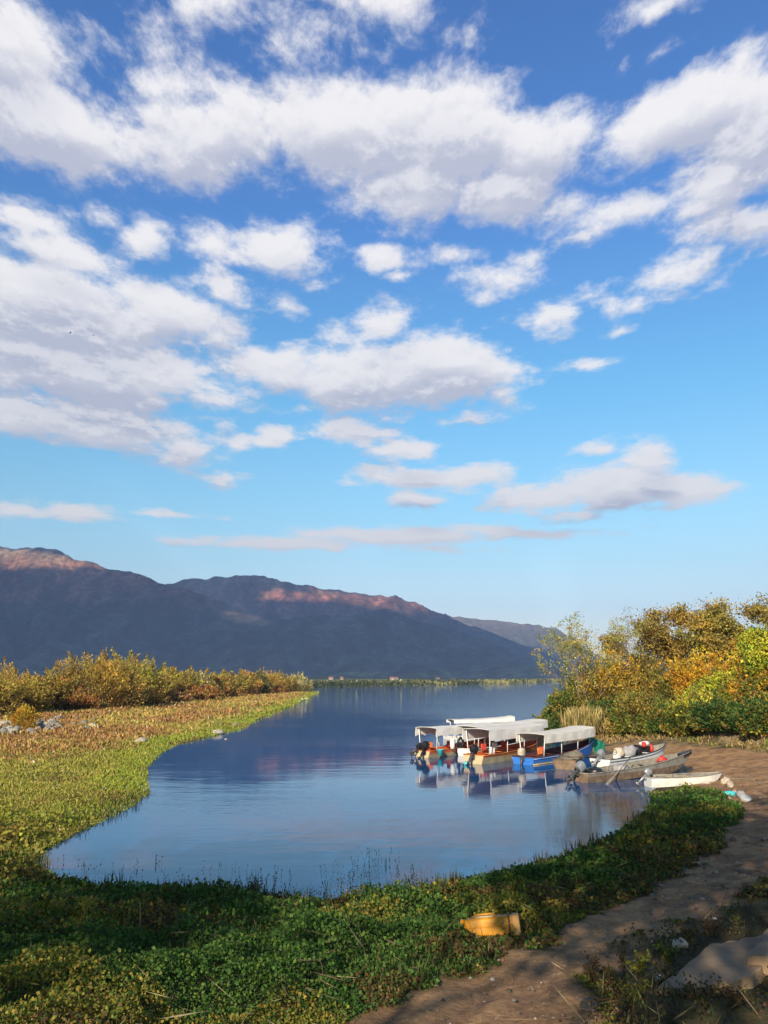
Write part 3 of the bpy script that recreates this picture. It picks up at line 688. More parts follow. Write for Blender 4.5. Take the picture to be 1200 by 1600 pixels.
# right bank: dry grass and low growth between the dirt and the bushes
def c3(x, y, d, h): return (d > 0.1) & (x > 6) & (y > 37) & (y < 110) & (pathmask(x, y) < .5) & ((sst(d, 5, 8) + (y > 60)) > RNG.random(len(x)))
x, y, h, d = scatter(90000, 38, 110, 6, 46, c3); n = len(x); dist = np.hypot(x, y)
pn = fbm(x * .5, y * .5, 4, 2); k = pn > .42; x, y, h, d, dist, pn = x[k], y[k], h[k], d[k], dist[k], pn[k]; n = len(x)
col = np.where((RNG.random(n) < sst(pn, .5, .62))[:, None], pal([(.14, .17, .035), (.26, .24, .05), (.10, .12, .03)], n), pal([(.42, .30, .14), (.32, .22, .10), (.25, .16, .07)], n))
Vv, Ff = leaves(np.stack([x, y, h], -1), np.clip(dist * .006, .2, .6) * RNG.uniform(.4, 1.2, n) * (.4 + pn), np.tile([0, 0, .8], (n, 1)), .3, .3)
tag(npmesh('dry_bank_grass', Vv, Ff, GRASSM, cols=rep4(col)), kind='stuff')
# straw coloured reeds by the blue boat's bow
rc = G(918, 1156); C = []
for (px, py, s) in ((903, 1153, 1.0), (916, 1152, 1.3), (926, 1150, 1.4), (912, 1146, 1.2)):
    c0 = G(px, py); m = 1300; xx = c0[0] + RNG.normal(0, s * .45, m); yy = c0[1] + RNG.normal(0, s * .8, m); hh, dd = HD(xx, yy)
    C.append(np.stack([xx, yy, np.maximum(hh, 0)], -1))
C = np.concatenate(C); n = len(C)
Vv, Ff = leaves(C + np.stack([0 * C[:, 0], 0 * C[:, 0], RNG.random(n) ** .8 * 1.5], -1), RNG.uniform(.5, 1.35, n), np.tile([.1, 0, 2.0], (n, 1)), .3, .055)
tag(npmesh('dry_reeds', Vv, Ff, GRASSM, cols=rep4(pal([(.46, .34, .14), (.34, .26, .09), (.52, .40, .18), (.20, .20, .06)], n))), kind='stuff')
# thin weeds standing in the shallow water
tw = []
for (px, py, k, hh) in [(130, 1368, 10, .5), (205, 1362, 10, .35), (270, 1372, 8, .45), (348, 1362, 9, .4), (395, 1384, 26, .55), (405, 1392, 26, .5), (450, 1372, 8, .35), (545, 1366, 10, .5), (590, 1352, 22, .75), (565, 1390, 20, .45),
                        (545, 1385, 14, .6), (510, 1402, 24, .5), (470, 1404, 24, .35), (620, 1398, 20, .45), (650, 1398, 34, .65), (655, 1385, 16, .8), (690, 1390, 20, .45), (760, 1372, 16, .35), (860, 1350, 18, .35), (925, 1330, 18, .4),
                        (660, 1375, 4, .5), (250, 1350, 5, .3), (130, 1350, 4, .3), (75, 1352, 10, .4), (940, 1322, 24, .55), (300, 1392, 24, .4), (180, 1386, 26, .4)]:
    c0 = P0(px, py)
    for i in range(k):
        a = RNG.normal(0, .22 if k > 6 else .1, 2) * np.array([1.4, 1.0]); L = hh * RNG.uniform(.3, 1.1) * .6
        ln = RNG.normal(0, .12, 2); m = max(3, int(L / .05)); s = np.linspace(0, 1, m)
        base = np.stack([c0[0] + a[0] + ln[0] * s * L, c0[1] + a[1] + ln[1] * s * L, s * L - .03], -1)
        tw.append((base, L))
C = np.concatenate([b_ for b_, _ in tw]); n = len(C)
V1, F1 = leaves(C, RNG.uniform(.045, .085, n), np.tile([0, 0, 1.5], (n, 1)), .2, .34)
tag(npmesh('water_weeds', V1, F1, GRASSM, cols=rep4(pal([(.045, .06, .02), (.08, .085, .03), (.05, .035, .02)], n))), kind='stuff')
# reddish weeds between the path and the slabs
def c4(x, y, d, h): return (sdist(x, y, PATHP) < .1) & (x > 1.2) & (y > 4.5) & (y < 21) & (fbm(x * 1.2, y * 1.2, 3, 2) + .10 * sst(y, 7, 9) > .50) & off_slab(x, y)
x, y, h, d = scatter(60000, 5, 22, 10, 46, c4); n = len(x)
k = sdist(x, y, PATHP) < -.15; x, y, h = x[k], y[k], h[k]; n = len(x)
pn = fbm(x * 2, y * 2, 3, 1)
zt = h + RNG.random(n) ** .8 * (.04 + .34 * sst(pn, .35, .7))
Vv, Ff = leaves(np.stack([x, y, zt], -1), RNG.uniform(.025, .06, n), np.tile([0, 0, .5], (n, 1)), .1, .6)
tag(npmesh('low_weeds', Vv, Ff, LEAF, cols=rep4(pal([(.06, .075, .028), (.10, .05, .028), (.05, .055, .022), (.13, .10, .035), (.045, .028, .02)], n))), kind='stuff')

# ------------------------------------------------------------------ bushes and trees
def at_px(px, py_base, y=None):
    if y is None: return G(px, py_base)
    p = PY(px, 1058, y); h = Hh(p[0], y); return np.array([p[0], y, max(h, 0)])
OLIVE = [(.24, .20, .045), (.30, .24, .05), (.20, .16, .04)]; GOLD = [(.42, .26, .05), (.36, .24, .06), (.30, .20, .05)]
RUST = [(.30, .13, .045), (.26, .11, .04), (.36, .17, .06)]; BRN = [(.14, .075, .035), (.11, .06, .03), (.18, .09, .04)]
YG = [(.33, .31, .045), (.26, .27, .04), (.38, .33, .05)]; PALE = [(.42, .40, .26), (.36, .34, .20), (.30, .28, .13)]; PINK = [(.30, .13, .085), (.36, .17, .11)]
GRP1 = 'bushes along the left bank'
LB = [
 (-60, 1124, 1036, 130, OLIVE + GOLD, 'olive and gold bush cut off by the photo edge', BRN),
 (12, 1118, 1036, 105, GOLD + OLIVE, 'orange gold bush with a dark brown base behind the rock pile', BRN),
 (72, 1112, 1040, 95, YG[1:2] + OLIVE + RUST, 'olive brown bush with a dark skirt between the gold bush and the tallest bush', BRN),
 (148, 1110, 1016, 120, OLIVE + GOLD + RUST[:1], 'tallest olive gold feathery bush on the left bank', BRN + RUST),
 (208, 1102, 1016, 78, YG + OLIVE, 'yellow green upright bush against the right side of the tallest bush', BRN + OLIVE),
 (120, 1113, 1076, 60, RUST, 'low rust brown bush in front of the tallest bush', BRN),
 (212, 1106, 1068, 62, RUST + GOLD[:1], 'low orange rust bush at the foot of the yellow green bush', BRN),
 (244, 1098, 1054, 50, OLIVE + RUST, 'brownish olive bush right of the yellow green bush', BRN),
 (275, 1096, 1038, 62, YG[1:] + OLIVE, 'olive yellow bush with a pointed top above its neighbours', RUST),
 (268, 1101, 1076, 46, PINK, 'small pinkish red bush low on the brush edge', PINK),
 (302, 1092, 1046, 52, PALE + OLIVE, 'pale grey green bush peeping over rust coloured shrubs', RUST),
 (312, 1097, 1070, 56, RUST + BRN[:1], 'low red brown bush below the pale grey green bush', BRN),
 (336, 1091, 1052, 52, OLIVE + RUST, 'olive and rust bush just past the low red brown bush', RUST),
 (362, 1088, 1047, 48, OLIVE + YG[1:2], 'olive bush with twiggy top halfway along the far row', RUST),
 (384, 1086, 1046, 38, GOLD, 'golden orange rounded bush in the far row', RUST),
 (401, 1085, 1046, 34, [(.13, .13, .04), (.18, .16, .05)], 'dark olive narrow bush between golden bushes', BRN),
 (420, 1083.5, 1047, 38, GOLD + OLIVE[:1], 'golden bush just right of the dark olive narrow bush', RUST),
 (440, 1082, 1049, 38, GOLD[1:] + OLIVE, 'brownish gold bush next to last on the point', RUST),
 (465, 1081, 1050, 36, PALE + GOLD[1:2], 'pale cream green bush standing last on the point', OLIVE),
]
for i, (px, py, pt, wpx, cols, lab, bc) in enumerate(LB):
    p = at_px(px, py); y_ = p[1] + wpx / 1200 * p[1] * .35
    top = PY(px, pt, y_)[2]; q = PY(px, py, y_); wid = wpx / 1200 * y_ * 1.18; hh = max(top - p[2], 1.2)
    n_ = int(np.clip(wpx * 190, 7000, 20000))
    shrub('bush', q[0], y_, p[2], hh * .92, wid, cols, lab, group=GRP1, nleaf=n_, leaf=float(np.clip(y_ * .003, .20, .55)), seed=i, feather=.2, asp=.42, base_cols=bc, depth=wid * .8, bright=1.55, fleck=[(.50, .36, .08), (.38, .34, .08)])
for (px, py, y_, w_, h_, lab, cols) in [(-190, 1120, 92, 16, 7, 'olive bush standing beyond the photo edge', OLIVE)]:
    p = PY(px, py, y_); shrub('bush', p[0], y_, Hh(p[0], y_), h_, w_, cols, lab, group=GRP1, nleaf=7000, leaf=.35, seed=77, feather=.4, asp=.25)
p = at_px(38, 1141)
shrub('small_bush', p[0], p[1], p[2], 2.1, 2.7, [(.50, .36, .04), (.42, .34, .05), (.55, .28, .04)], 'small bright yellow orange bush growing beside the rock pile', nleaf=2600, leaf=.2, seed=31, stems=5, asp=.45)

GRP2 = 'shrubs on the right bank'
DG = [(.035, .085, .022), (.05, .11, .028), (.08, .13, .03), (.13, .15, .03)]; MG = [(.08, .13, .03), (.12, .15, .035), (.16, .17, .035)]; OY = [(.62, .34, .03), (.55, .26, .03), (.48, .36, .04)]
YL = [(.50, .44, .04), (.42, .40, .05), (.34, .36, .04)]; OB = [(.22, .16, .045), (.28, .20, .05), (.16, .13, .04)]
RB = [
 (868, 1147, 1104, 44, None, DG, 'dark green bush at the tip by the water behind the canopies'),
 (890, 1148, 1072, 50, None, DG + MG, 'green bush leaning over the water above the blue boat roof'),
 (912, 1135, 1045, 56, None, YL[1:] + MG + OY[2:], 'yellow green bush left of the straw reeds'),
 (955, 1150, 1092, 56, None, DG + MG[:1], 'dark green bush just right of the straw reeds'),
 (948, 1110, 1030, 60, 73, OB + OY[:1], 'brown and orange bush round the thin pale stems'),
 (968, 1105, 1020, 62, 75, OY + OB[:1], 'orange gold bush with drooping sprays left of the twiggy gap'),
 (998, 1152, 1082, 62, None, OB + MG, 'brown green bush in the middle of the bank'),
 (1012, 1100, 1034, 66, 75, OB + MG[1:], 'olive brown bush under the left edge of the big autumn tree'),
 (1036, 1152, 1098, 52, None, DG, 'deep green round bush at the foot of the bank beside yellow sprigs'),
 (1050, 1105, 1048, 70, 73, MG + OB, 'mid green bush with brown patches below the big tree trunk'),
 (1066, 1153, 1112, 42, None, DG + [(.03, .09, .04)], 'small dark green ball shaped bush nearest the white motorboat'),
 (1092, 1148, 1080, 62, None, YL + MG, 'yellow flecked green bush above the edge of the dirt'),
 (1118, 1092, 1018, 84, 71, OY, 'bright orange yellow bush in front of the big tree trunk'),
 (1085, 1082, 1036, 50, 74, OY[2:] + MG[2:] + OB, 'yellow olive bush left of the bright orange bush'),
 (1134, 1150, 1090, 74, None, DG, 'broad dark green bush overhanging the shaded dirt'),
 (1130, 1110, 1056, 70, 67, MG + YL[2:], 'leafy green bush under the orange yellow bush'),
 (1168, 1112, 1040, 70, 65, OY[2:] + YL + MG[2:], 'yellow and green bush below the bright green tree'),
 (1196, 1105, 1038, 60, 63, OY[:2] + OB[:1], 'orange bush at the right photo edge'),
 (1196, 1156, 1085, 84, None, DG + MG[:1], 'dark green bush at the right photo edge over shaded ground'),
 (1240, 1130, 1030, 90, 61, MG + OY, 'green and orange bush beyond the right photo edge'),
 (1290, 1150, 1040, 100, 58, DG + MG, 'dark green bush far beyond the right photo edge'),
]
for i, (px, py, pt, wpx, yy, cols, lab) in enumerate(RB):
    if yy is None:
        p = at_px(px, py); y_ = p[1] + 1.2
    else: y_ = yy
    q = PY(px, py, y_); z_ = max(Hh(q[0], y_), 0); top = PY(px, pt, y_)[2]; wid = wpx / 1200 * y_ * (1.25 if yy is None else 1.5)
    hh = max(top - z_, 1.1)
    print('RB', lab[:30], round(q[0], 1), round(y_, 1), round(z_, 2), round(hh, 2), round(wid, 2))
    shrub('bush', q[0], y_, z_, hh, wid, cols, lab, group=GRP2, bright=1.25, fleck=[(.42, .34, .05), (.30, .30, .05), (.45, .28, .05), (.26, .16, .06)], nleaf=int(np.clip(wpx * 270, 11000, 20000)), leaf=.23, seed=100 + i, feather=.15, asp=.5, depth=wid * .9, nclump=int(40 + wid * 10))

# the big half bare autumn tree
rng = np.random.default_rng(5)
y_ = 78.0; q = PY(1098, 1040, y_); z_ = Hh(q[0], y_); top = PY(1098, 925, y_)[2]; H = top - z_
sk = skel((0, 0, 0), H * .42, .75, 3, rng, lean=(-.05, 0), levels=3, trunk_r=.20, kick=.52)
tree('autumn_tree', q[0], y_, z_, sk, [(.36, .27, .06), (.42, .32, .06), (.30, .24, .06), (.48, .32, .07), (.24, .22, .06)], 'big half bare autumn tree with olive gold leaves on top of the right bank', leaf=.27, per=120, sig=.55, seed=3, bark=BARK, keepf=.8)
rng = np.random.default_rng(9)
y_ = 79.0; q = PY(1046, 1040, y_); z_ = Hh(q[0], y_); top = PY(1046, 960, y_)[2]; H = top - z_
tree('autumn_tree', q[0], y_, z_, skel((0, 0, 0), H * .44, .7, 3, rng, lean=(-.15, 0), levels=3, trunk_r=.11, kick=.5), [(.36, .26, .06), (.30, .22, .06), (.44, .30, .07)], 'spreading brown gold tree half merged with the left side of the big autumn tree', leaf=.24, per=95, sig=.5, seed=4, keepf=.75)
rng = np.random.default_rng(12)
y_ = 75.0; q = PY(1158, 1040, y_); z_ = Hh(q[0], y_); top = PY(1158, 950, y_)[2]; H = top - z_
tree('thin_tree', q[0], y_, z_, skel((0, 0, 0), H * .45, .4, 3, rng, levels=3, trunk_r=.08, kick=.42), [(.20, .11, .06), (.26, .15, .06), (.16, .10, .06)], 'thin reddish brown tree between the big autumn tree and the bright green tree', leaf=.16, per=26, sig=.3, seed=5, keepf=.8)
rng = np.random.default_rng(21)
y_ = 62.0; q = PY(1222, 1060, y_); z_ = Hh(q[0], y_); top = PY(1222, 958, y_)[2]; H = top - z_
tree('leafy_tree', q[0], y_, z_, skel((0, 0, 0), H * .36, .5, 3, rng, levels=3, trunk_r=.14, kick=.45), [(.42, .44, .04), (.32, .40, .04), (.22, .32, .04), (.50, .46, .05)], 'bright yellow green leafy tree cut by the right photo edge', leaf=.26, per=120, sig=.42, seed=6)
for i, (px, y_, pt, lab, nm) in enumerate([(932, 72, 985, 'slender pale stemmed tree with sparse yellow leaves left of the orange bush', 1), (952, 74, 978, 'slender pale stemmed tree with sparse green leaves above the orange gold bush', 1), (920, 72, 1000, 'leaning pale stemmed sapling nearest the lake on the right bank', 1)]):
    rng = np.random.default_rng(40 + i); q = PY(px, 1100, y_); z_ = max(Hh(q[0], y_), 0); H = PY(px, pt, y_)[2] - z_
    tree('slender_tree', q[0], y_, z_, skel((0, 0, 0), H * .55, .3, 3, rng, lean=(-.12 - .1 * i, 0), levels=2, trunk_r=.055, kick=.32), [(.40, .38, .10), (.30, .32, .09), (.45, .36, .12)], lab, leaf=.17, per=30, sig=.36, seed=60 + i, bark=BARKL, cat='sapling', group='slender trees by the water', keepf=.9)
for i, (px, y_, pt, lab) in enumerate([(985, 77, 985, 'almost bare twiggy shrub in the gap before the big autumn tree'), (1008, 78, 978, 'twiggy shrub with grey green leaves at the left foot of the autumn trees')]):
    rng = np.random.default_rng(50 + i); q = PY(px, 1100, y_); z_ = max(Hh(q[0], y_), 0); H = PY(px, pt, y_)[2] - z_
    tree('twiggy_shrub', q[0], y_, z_, skel((0, 0, 0), H * .55, .28, 5, rng, levels=2, trunk_r=.035, kick=.28), [(.16, .17, .08), (.20, .16, .08)], lab, leaf=.12, per=12, sig=.3, seed=70 + i, cat='shrub', group='twiggy shrubs on the right bank')

# tall trees behind the viewer: their shade falls across the near bank
for i, (x_, y_, h_, cr, nl) in enumerate([(-23, -5, 9.5, 3.8, 4800), (-17.5, -6.5, 11.5, 3.8, 5600), (-12.5, -4.5, 13, 3.6, 6500), (-7.6, -6.5, 15.5, 3.8, 7000), (-3.3, -5, 14.3, 3.8, 8000), (3.0, -7, 15.2, 3.8, 8000), (8.0, -5, 18, 3.8, 7000)]):
    h_ *= 1.1; rng = np.random.default_rng(200 + i); z_ = float(Hh(x_, y_))
    e = empty('shade_tree', (x_, y_, z_), 0, None, 'tree', 'tall trees behind the viewer')
    e['label'] = ['tall leafy tree at the far left end of the row behind the viewer', 'second tall tree from the left in the row behind the viewer', 'third tall tree from the left in the row behind the viewer', 'middle tall tree of the row behind the viewer', 'third tall tree from the right in the row behind the viewer', 'second tall tree from the right in the row behind the viewer', 'tall leafy tree at the far right end of the row behind the viewer'][i]
    out, tips = skel((0, 0, 0), h_ * .46, 0, 1, rng, levels=3, trunk_r=.24, kick=.55); mb = MB()
    for pts, rad in out: mb.tube(pts, [max(r, .008) for r in rad], 5, cap=False)
    mb.build('trunk', BARK, parent=e)
    K = 46; cz0 = h_ * (.34, .36, .40, .74, .42, .45, .45)[i]; nl = int(nl * (.65, .55, .45, .22, .6, 1.15, 1.4)[i]); u = rng.normal(size=(K, 3)); u /= np.linalg.norm(u, axis=1)[:, None]; u *= (rng.random(K) ** .4)[:, None]
    cc = u * np.array([cr, cr, (h_ - cz0) / 2]); cc[:, 2] += (h_ + cz0) / 2
    k = rng.integers(0, K, nl); C = cc[k] + rng.normal(0, .62, (nl, 3)); col = pal([(.06, .10, .03), (.14, .13, .03), (.09, .12, .03)], nl, rng)
    Vv, Ff = leaves(C, .36 * rng.uniform(.7, 1.3, nl), None, 0, .7, rng); npmesh('crown', Vv, Ff, LEAF, cols=rep4(col), parent=e)

# ------------------------------------------------------------------ far shore: wood, houses
m = 26000; xs = RNG.uniform(sA[0] - 120, 900, m); fs = far_shore(xs); ys = fs + 4 + RNG.random(m) ** 1.6 * 240
hb = .8 + 3.2 * fbm(xs / 14, ys / 22, 3, 2); hz_ = RNG.random(m) * hb * (.6 + fs / 1500)
col = np.where((fbm(xs / 60, ys / 30, 3, 1) > .55)[:, None], pal([(.32, .30, .10), (.38, .34, .14)], m), pal([(.06, .075, .03), (.10, .11, .04), (.045, .06, .03)], m))
Vv, Ff = leaves(np.stack([xs, ys, hz_ + .3], -1), RNG.uniform(.9, 2.2, m), None, .3, .8)
tag(npmesh('far_wood', Vv, Ff, LEAF, cols=rep4(col)), kind='stuff')
WALL = mat('plaster', (.42, .39, .36), .9, .08, .3); ROOFM = mat('roof_tile', (.26, .11, .07), .9, .2, .5); WIN = mat('window_glass', (.05, .06, .08), .2, .1, 1)
def house(px, y, w_, d_, h_, lab, rz=0.):
    p = PY(px, 1060, y); z_ = float(.25 + min((y - far_shore(p[0])) * .004, 12)) + max(float(Hm(p[0], y)), 0)
    e = empty('house', (p[0], y, z_), rz, lab, 'house', 'village houses on the far shore')
    b_ = MB(); b_.box((0, 0, h_ / 2), (w_, d_, h_)); b_.add([(-w_ / 2, -d_ / 2, h_), (-w_ / 2, d_ / 2, h_), (-w_ / 2, 0, h_ + 1.6)], [(0, 1, 2)]); b_.add([(w_ / 2, -d_ / 2, h_), (w_ / 2, d_ / 2, h_), (w_ / 2, 0, h_ + 1.6)], [(0, 2, 1)])
    b_.build('wall', WALL, e); r_ = MB()
    for s in (-1, 1):
        r_.add([(-w_ / 2 - .4, s * (d_ / 2 + .5), h_ - .15), (w_ / 2 + .4, s * (d_ / 2 + .5), h_ - .15), (w_ / 2 + .4, 0, h_ + 1.9), (-w_ / 2 - .4, 0, h_ + 1.9),
                (-w_ / 2 - .4, s * (d_ / 2 + .5), h_ + .05), (w_ / 2 + .4, s * (d_ / 2 + .5), h_ + .05), (w_ / 2 + .4, 0, h_ + 2.1), (-w_ / 2 - .4, 0, h_ + 2.1)], [(0, 1, 2, 3), (7, 6, 5, 4), (0, 4, 5, 1), (3, 2, 6, 7), (0, 3, 7, 4), (1, 5, 6, 2)])
    r_.build('roof', ROOFM, e)
    for i in (-1, 1):
        q_ = MB(); q_.box((i * w_ * .25, -d_ / 2 - .03, h_ * .55), (1.3, .1, 1.3)); q_.build('window', WIN, e)
for a in [(517, 1150, 12, 9, 7, 'white house nearest the left end of the far village'), (534, 1180, 9, 8, 6, 'small house second from the left in the far village'), (613, 1250, 14, 9, 7, 'broad house left of the middle of the far village'), (620, 1290, 8, 8, 6, 'little house tucked behind the broad village house'),
          (684, 1500, 15, 10, 8, 'long pale house in the middle of the far village'), (708, 1560, 12, 9, 8, 'pale house just right of the village middle'), (786, 1700, 15, 10, 8, 'white house at the foot of the low ridge'), (860, 2000, 16, 10, 9, 'house farthest right on the far shore')]:
    house(a[0], a[1], a[2] * .5, a[3] * .5, a[4] * .32, a[5])

# ------------------------------------------------------------------ boats
def rotm(ax, a): return Matrix.Rotation(a, 3, ax)
def hull_parts(e, L, B, D, rise, low, up, rim, inner, zb=.16, bow_r=.93, fullness=2.2, tr=.86):
    N = 16; S = [i / N for i in range(N + 1)]
    def hb(s): return B / 2 * (tr + (1 - tr) * math.sin(math.pi * min(s / .5, 1) / 2)) * max(0.03, 1 - max(0, (s - .42) / .58) ** fullness)
    def zg(s): return D + rise * s ** 2.4
    m = MB(); outer = []; innr = []
    for s in S:
        b_ = hb(s); z_ = zg(s); kr = max(0, (s - .72) / .28) ** 2; zk = -.16 + kr * (z_ * .45 + .16)
        xk = L * s * (1 - (1 - bow_r) * s ** 3)
        xx = lambda f: xk + (L * s - xk) * f
        zc = zk + .12; zw = max(zb, zk + .16) + 0 * s
        zw = min(zw, z_ - .04)
        pr = [(xx(0), 0, zk), (xx(.3), .78 * b_, zc), (xx(.6), .93 * b_, zw), (xx(1), b_, z_)]
        outer.append([(x, -y, z) for x, y, z in pr[::-1]] + pr[1:])
        t_ = .035; bi = max(b_ - t_, .008); pi = [(xx(.3), 0, max(.04, zk + .06)), (xx(.35), .8 * bi, max(.05, zk + .08)), (xx(1), bi, z_ - .002)]
        innr.append([(x, -y, z) for x, y, z in pi[::-1]] + pi[1:])
    vs = [p for r_ in outer for p in r_]; fs = []; mi = []
    for i in range(N):
        for j in range(6):
            a = i * 7 + j; fs.append((a, a + 1, a + 8, a + 7)); mi.append(1 if j in (0, 5) else 0)
    k = len(m.v); m.v += vs
    for f, q in zip(fs, mi): m.f.append(f); m.mi.append(q); m.sm.append(False)
    m.f.append((6, 5, 4, 3, 2, 1, 0)); m.mi.append(0); m.sm.append(False)
    k = len(m.v); m.v += [p for r_ in innr for p in r_]
    for i in range(N):
        for j in range(4):
            a = k + i * 5 + j; m.f.append((a, a + 5, a + 6, a + 1)); m.mi.append(2); m.sm.append(False)
    i0 = [(x + .05, y, z) for x, y, z in innr[0]]; kk = len(m.v); m.v += i0; m.f.append(tuple(kk + j for j in range(5))); m.mi.append(2); m.sm.append(False)
    for sgn, oj, ij in ((-1, 0, 0), (1, 6, 4)):
        for i in range(N): m.f.append((i * 7 + oj, k + i * 5 + ij, k + (i + 1) * 5 + ij, (i + 1) * 7 + oj)); m.mi.append(1); m.sm.append(False)
    m.build('hull', [low, up, inner], e)
    g_ = MB(); pts = [(L * s, -hb(s) - .005, zg(s) + .012) for s in S] + [(L * s, hb(s) + .005, zg(s) + .012) for s in S[::-1]]
    pts.append(pts[0]); g_.tube(pts, .028, 6); g_.build('gunwale', rim, e)
    return hb, zg
def thwarts(e, hb, zg, L, fr, matl, drop=.12, w_=.24):
    for f in fr:
        q = MB(); q.box((L * f, 0, zg(f) - drop), (w_, 2 * hb(f) - .10, .035), bev=.008); q.build('bench', matl, e)
def outboard(e, x, y, z, tilt, cow, legm, prop=DGREY, s=1.0):
    """transom motor; x,y,z = clamp point on the transom"""
    M_ = rotm('Y', tilt); o_ = Vector((x, y, z))
    def T(p): return tuple(o_ + M_ @ (Vector(p) * s))
    l_ = MB(); l_.tube([T((-.12, 0, .12)), T((-.13, 0, -.25)), T((-.14, 0, -.62))], [.085 * s, .065 * s, .04 * s], 8)
    l_.tube([T((.02, 0, -.66)), T((-.10, 0, -.66)), T((-.30, 0, -.66))], [.02 * s, .055 * s, .03 * s], 8)
    l_.box(T((-.02, 0, -.02)), (.10 * s, .20 * s, .26 * s), rot=M_, bev=.02)
    l_.box(T((-.16, 0, -.50)), (.30 * s, .16 * s, .02 * s), rot=M_, bev=.005)
    l_.tube([T((.0, .0, .10)), T((.35, .02, .16)), T((.55, .03, .17))], .02 * s, 6)
    mo = l_.build('outboard_motor', legm, e)
    c_ = MB(); ring = []
    for (zz, rx, ry, cx) in ((.10, .15, .12, -.13), (.14, .20, .15, -.15), (.30, .22, .165, -.16), (.44, .20, .15, -.15), (.50, .13, .10, -.13)):
        for k in range(12):
            a = 2 * math.pi * k / 12; ring.append(T((cx + rx * math.copysign(abs(math.cos(a)) ** .7, math.cos(a)), ry * math.copysign(abs(math.sin(a)) ** .7, math.sin(a)), zz)))
    fs = [(i * 12 + k, i * 12 + (k + 1) % 12, (i + 1) * 12 + (k + 1) % 12, (i + 1) * 12 + k) for i in range(4) for k in range(12)] + [tuple(range(11, -1, -1)), tuple(48 + k for k in range(12))]
    c_.add(ring, fs, 0, False); c_.build('cowling', cow, mo)
    p_ = MB()
    for k in range(3):
        a = k * 2.094; d1 = Vector((0, math.cos(a), math.sin(a))); d2 = Vector((0, -math.sin(a), math.cos(a)))
        c0 = Vector((-.33, 0, -.66)); q = [c0 + d2 * .02, c0 + d1 * .08 + d2 * .06 + Vector((.02, 0, 0)), c0 + d1 * .15 + Vector((-.01, 0, 0)), c0 + d1 * .08 - d2 * .03 + Vector((-.03, 0, 0))]
        q2 = [v + Vector((-.012, 0, 0)) for v in q]
        p_.add([T(v) for v in q + q2], [(0, 1, 2, 3), (7, 6, 5, 4), (0, 4, 5, 1), (1, 5, 6, 2), (2, 6, 7, 3), (3, 7, 4, 0)])
    p_.tube([T((-.27, 0, -.66)), T((-.38, 0, -.66))], [.035 * s, .02 * s], 8); p_.build('propeller', prop, mo)
def canopy(e, hb, zg, L, f0, f1, ztop, zval, matl, posts, sag=.035, camber=.06, lift=(0., 0.), scallop=0.0, under=None):
    NX, NY = 28, 8; vs = []; rng = np.random.default_rng(int(L * 100))
    W_ = max(hb(.3), hb(.5)) + .12; t_ = .025
    def surf(u, v, off):
        x = L * (f0 + (f1 - f0) * u); w_ = W_ * (1 - .10 * max(0, (u - .8) / .2))
        bays = max(3, len(posts) - 1); s_ = -sag * math.sin(math.pi * ((u * bays) % 1)) * .6
        zl = lift[0] * (1 - u) ** 3 + lift[1] * u ** 3
        if abs(v) <= 1: return (x, v * w_, ztop + zl + s_ - camber * v * v - off)
        k = abs(v) - 1; zz = ztop + zl + s_ - camber; d_ = (zz - zval - .5 * zl)
        sc_ = (1 - scallop * abs(math.sin(u * 22)))
        return (x, math.copysign(w_ + .02 * k + .015 * math.sin(u * 31 + v) - off, v), zz - d_ * k * sc_)
    vv = [-2, -1.5, -1, -.6, -.2, .2, .6, 1, 1.5, 2]
    for off in (0, t_):
        for i in range(NX + 1):
            for v in vv: vs.append(surf(i / NX, v, off))
    n_ = len(vv); T_ = (NX + 1) * n_; fs = []
    for i in range(NX):
        for j in range(n_ - 1):
            a = i * n_ + j; fs.append((a, a + n_, a + n_ + 1, a + 1)); fs.append((T_ + a, T_ + a + 1, T_ + a + n_ + 1, T_ + a + n_))
        for j in (0, n_ - 1):
            a = i * n_ + j; fs.append((a, T_ + a, T_ + a + n_, a + n_))
    for i in (0, NX):
        for j in range(n_ - 1): a = i * n_ + j; fs.append((a, a + 1, T_ + a + 1, T_ + a))
    m = MB(); m.add(vs, fs, 0, False); m.build('canopy', matl, e)
    for f in posts:
        u = (f - f0) / (f1 - f0); zt = ztop - camber * .9 + lift[0] * (1 - u) ** 3 + lift[1] * u ** 3 - .04
        for sgn in (-1, 1):
            p_ = MB(); p_.tube([(L * f, sgn * (hb(f) - .01), zg(f)), (L * f, sgn * (W_ - .08) * (1 - .10 * max(0, (u - .8) / .2)), zt)], .028, 8); p_.build('post', WHITEP, e)
    for f in posts:
        u = (f - f0) / (f1 - f0); q = MB(); zt = ztop - .045 + lift[0] * (1 - u) ** 3 + lift[1] * u ** 3 - sag * .2
        q.tube([(L * f, -W_ + .08, zt - camber * .8), (L * f, 0, zt - .02), (L * f, W_ - .08, zt - camber * .8)], .016, 6); q.build('roof_bow', WHITEP, e)

